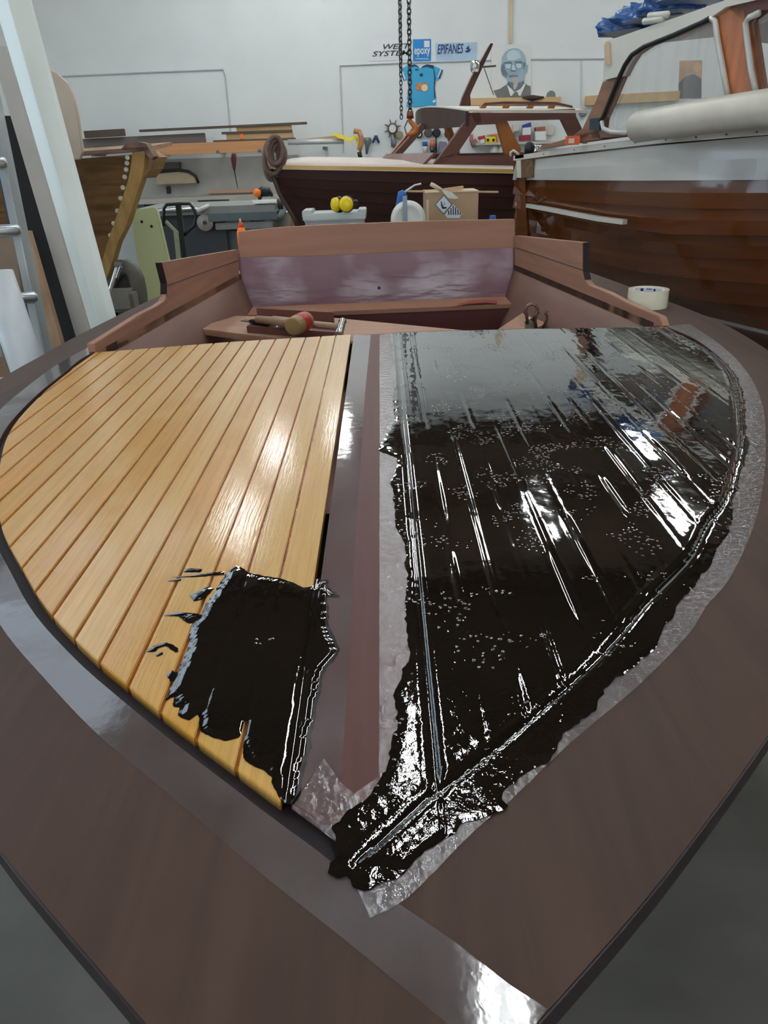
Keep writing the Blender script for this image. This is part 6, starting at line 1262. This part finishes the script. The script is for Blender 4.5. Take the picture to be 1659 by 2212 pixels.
boxpx('blue_rag', [(1131, 270), (1147, 264), (1148, 274), (1131, 276)], mat('blue_rag', srgb(46, 70, 140), 0.6, var=0.15), 'blue cap on top of the white jar', 'cap', d=0.17); boxpx('brown_tins', [(1157, 275), (1178, 273), (1179, 283), (1158, 284)], mat('brown_tins', srgb(140, 84, 62), 0.5, var=0.3, scale=20), 'row of brown tins on the white tub', 'tin', d=0.14)
boxpx('pale_roll', [(1108, 269), (1121, 268), (1121, 281), (1109, 283)], mat('pale_pink_roll', srgb(212, 196, 186), 0.5, var=0.06), 'pale roll at the left end of the longer shelf', 'roll'); boxpx('grey_jar', [(1112, 284), (1122, 283), (1122, 295), (1113, 296)], m_gd, 'grey jar below the pale roll', 'jar', d=0.16)
disc('pale_dish', 1187, 281, 10, mat('pale_dish', srgb(206, 202, 192), 0.5, var=0.04), 'pale round dish leaning at the end of the longer shelf', 'dish', None)
for k, x in enumerate((1068, 1084)): 
    single('glass_jar', MB().lathe([(0.06, -0.12), (0.065, 0.0), (0.03, 0.06), (0.03, 0.08)], at(x, 325, Yt-0.12), (0, 0, 1), 14), mat('dusty_jar', srgb(186, 188, 180), 0.3, var=0.08), ('left' if k == 0 else 'right')+' of two dusty jars under the short shelf', 'jar', 'jars under the shelf', smooth=True)
tool('pink_rag', [(1018, 290), (1018, 302), (1022, 312), (1030, 306)], [3, 4, 6, 7], mat('pink_brown_rag', srgb(160, 108, 104), 0.6, var=0.15), 'pinkish rag hung behind the near window', 'rag')
tool('purple_flower', [(1259, 236), (1259, 246), (1259, 252)], [6, 8, 4], mat('purple_petals', srgb(150, 120, 178), 0.6, var=0.1), 'purple paper flower on the wall right of the launch', 'flower', mat('green_stem', srgb(120, 150, 120), 0.6, var=0.1), 1)
# picture ledge with clutter under the portrait
a, b = at(1018, 212, WY-0.2), at(1212, 209, WY-0.2); single('picture_ledge', MB().prism([a, b, b-Vector((0, 0, 0.09)), a-Vector((0, 0, 0.09))], (0, 0.2, 0)), mat('pine_ledge', srgb(206, 172, 122), 0.6, var=0.06), 'pine ledge under the portrait poster', 'ledge', bevel=0.003)
single('dark_half_model', MB().tube([at(1128, 210, WY-0.22), at(1150, 212, WY-0.22), at(1175, 210, WY-0.22)], [0.01, 0.04, 0.01], 10), m_cabd, 'dark boat shaped half model on the pine ledge', 'model', smooth=True)
c = at(1190, 207, WY-0.15); single('small_clock', MB().lathe([(0.06, -0.03), (0.065, 0.0), (0.06, 0.03)], c, (0, -1, 0), 18), m_gd, 'round grey object at the right end of the pine ledge', 'clock')
a = at(1268, 207, WY-0.1); b = at(1470, 196, WY-0.1); single('timber_ledge', MB().prism([a, b, b-Vector((0, 0, 0.12)), a-Vector((0, 0, 0.12))], (0, 0.1, 0)), mat('light_timber_ledge', srgb(196, 164, 118), 0.6, var=0.08), 'light timber ledge on the wall seen behind the cabin window', 'ledge', bevel=0.003)
# cradles under the other boats
def cradle(label, x, y, w_, h_, rz=0.0):
    t = thing('boat_cradle', label, 'cradle', (x, y, 0), 'cradles under the stored boats'); rot = Matrix.Rotation(rz, 3, 'Z')
    obj('beam', MB().box((x, y, h_-0.06), (w_, 0.14, 0.12), rot), m_tres, t)
    for s in (-1, 1): obj('post', MB().box(Vector((x, y, (h_-0.12)/2))+rot @ Vector((s*w_*0.4, 0, 0)), (0.12, 0.14, h_-0.12), rot), m_tres, t)
cradle('timber cradle under the dark cabin launch bow', 0.3, 7.0, 1.0, 0.16); cradle('timber cradle under the dark cabin launch stern', 2.0, 7.6, 1.2, 0.16)
cradle('timber cradle under the varnished boat', 2.5, 3.9, 1.0, 0.27, -1.0); cradle('timber cradle under the old hull', -2.2, 4.95, 0.9, 0.32)
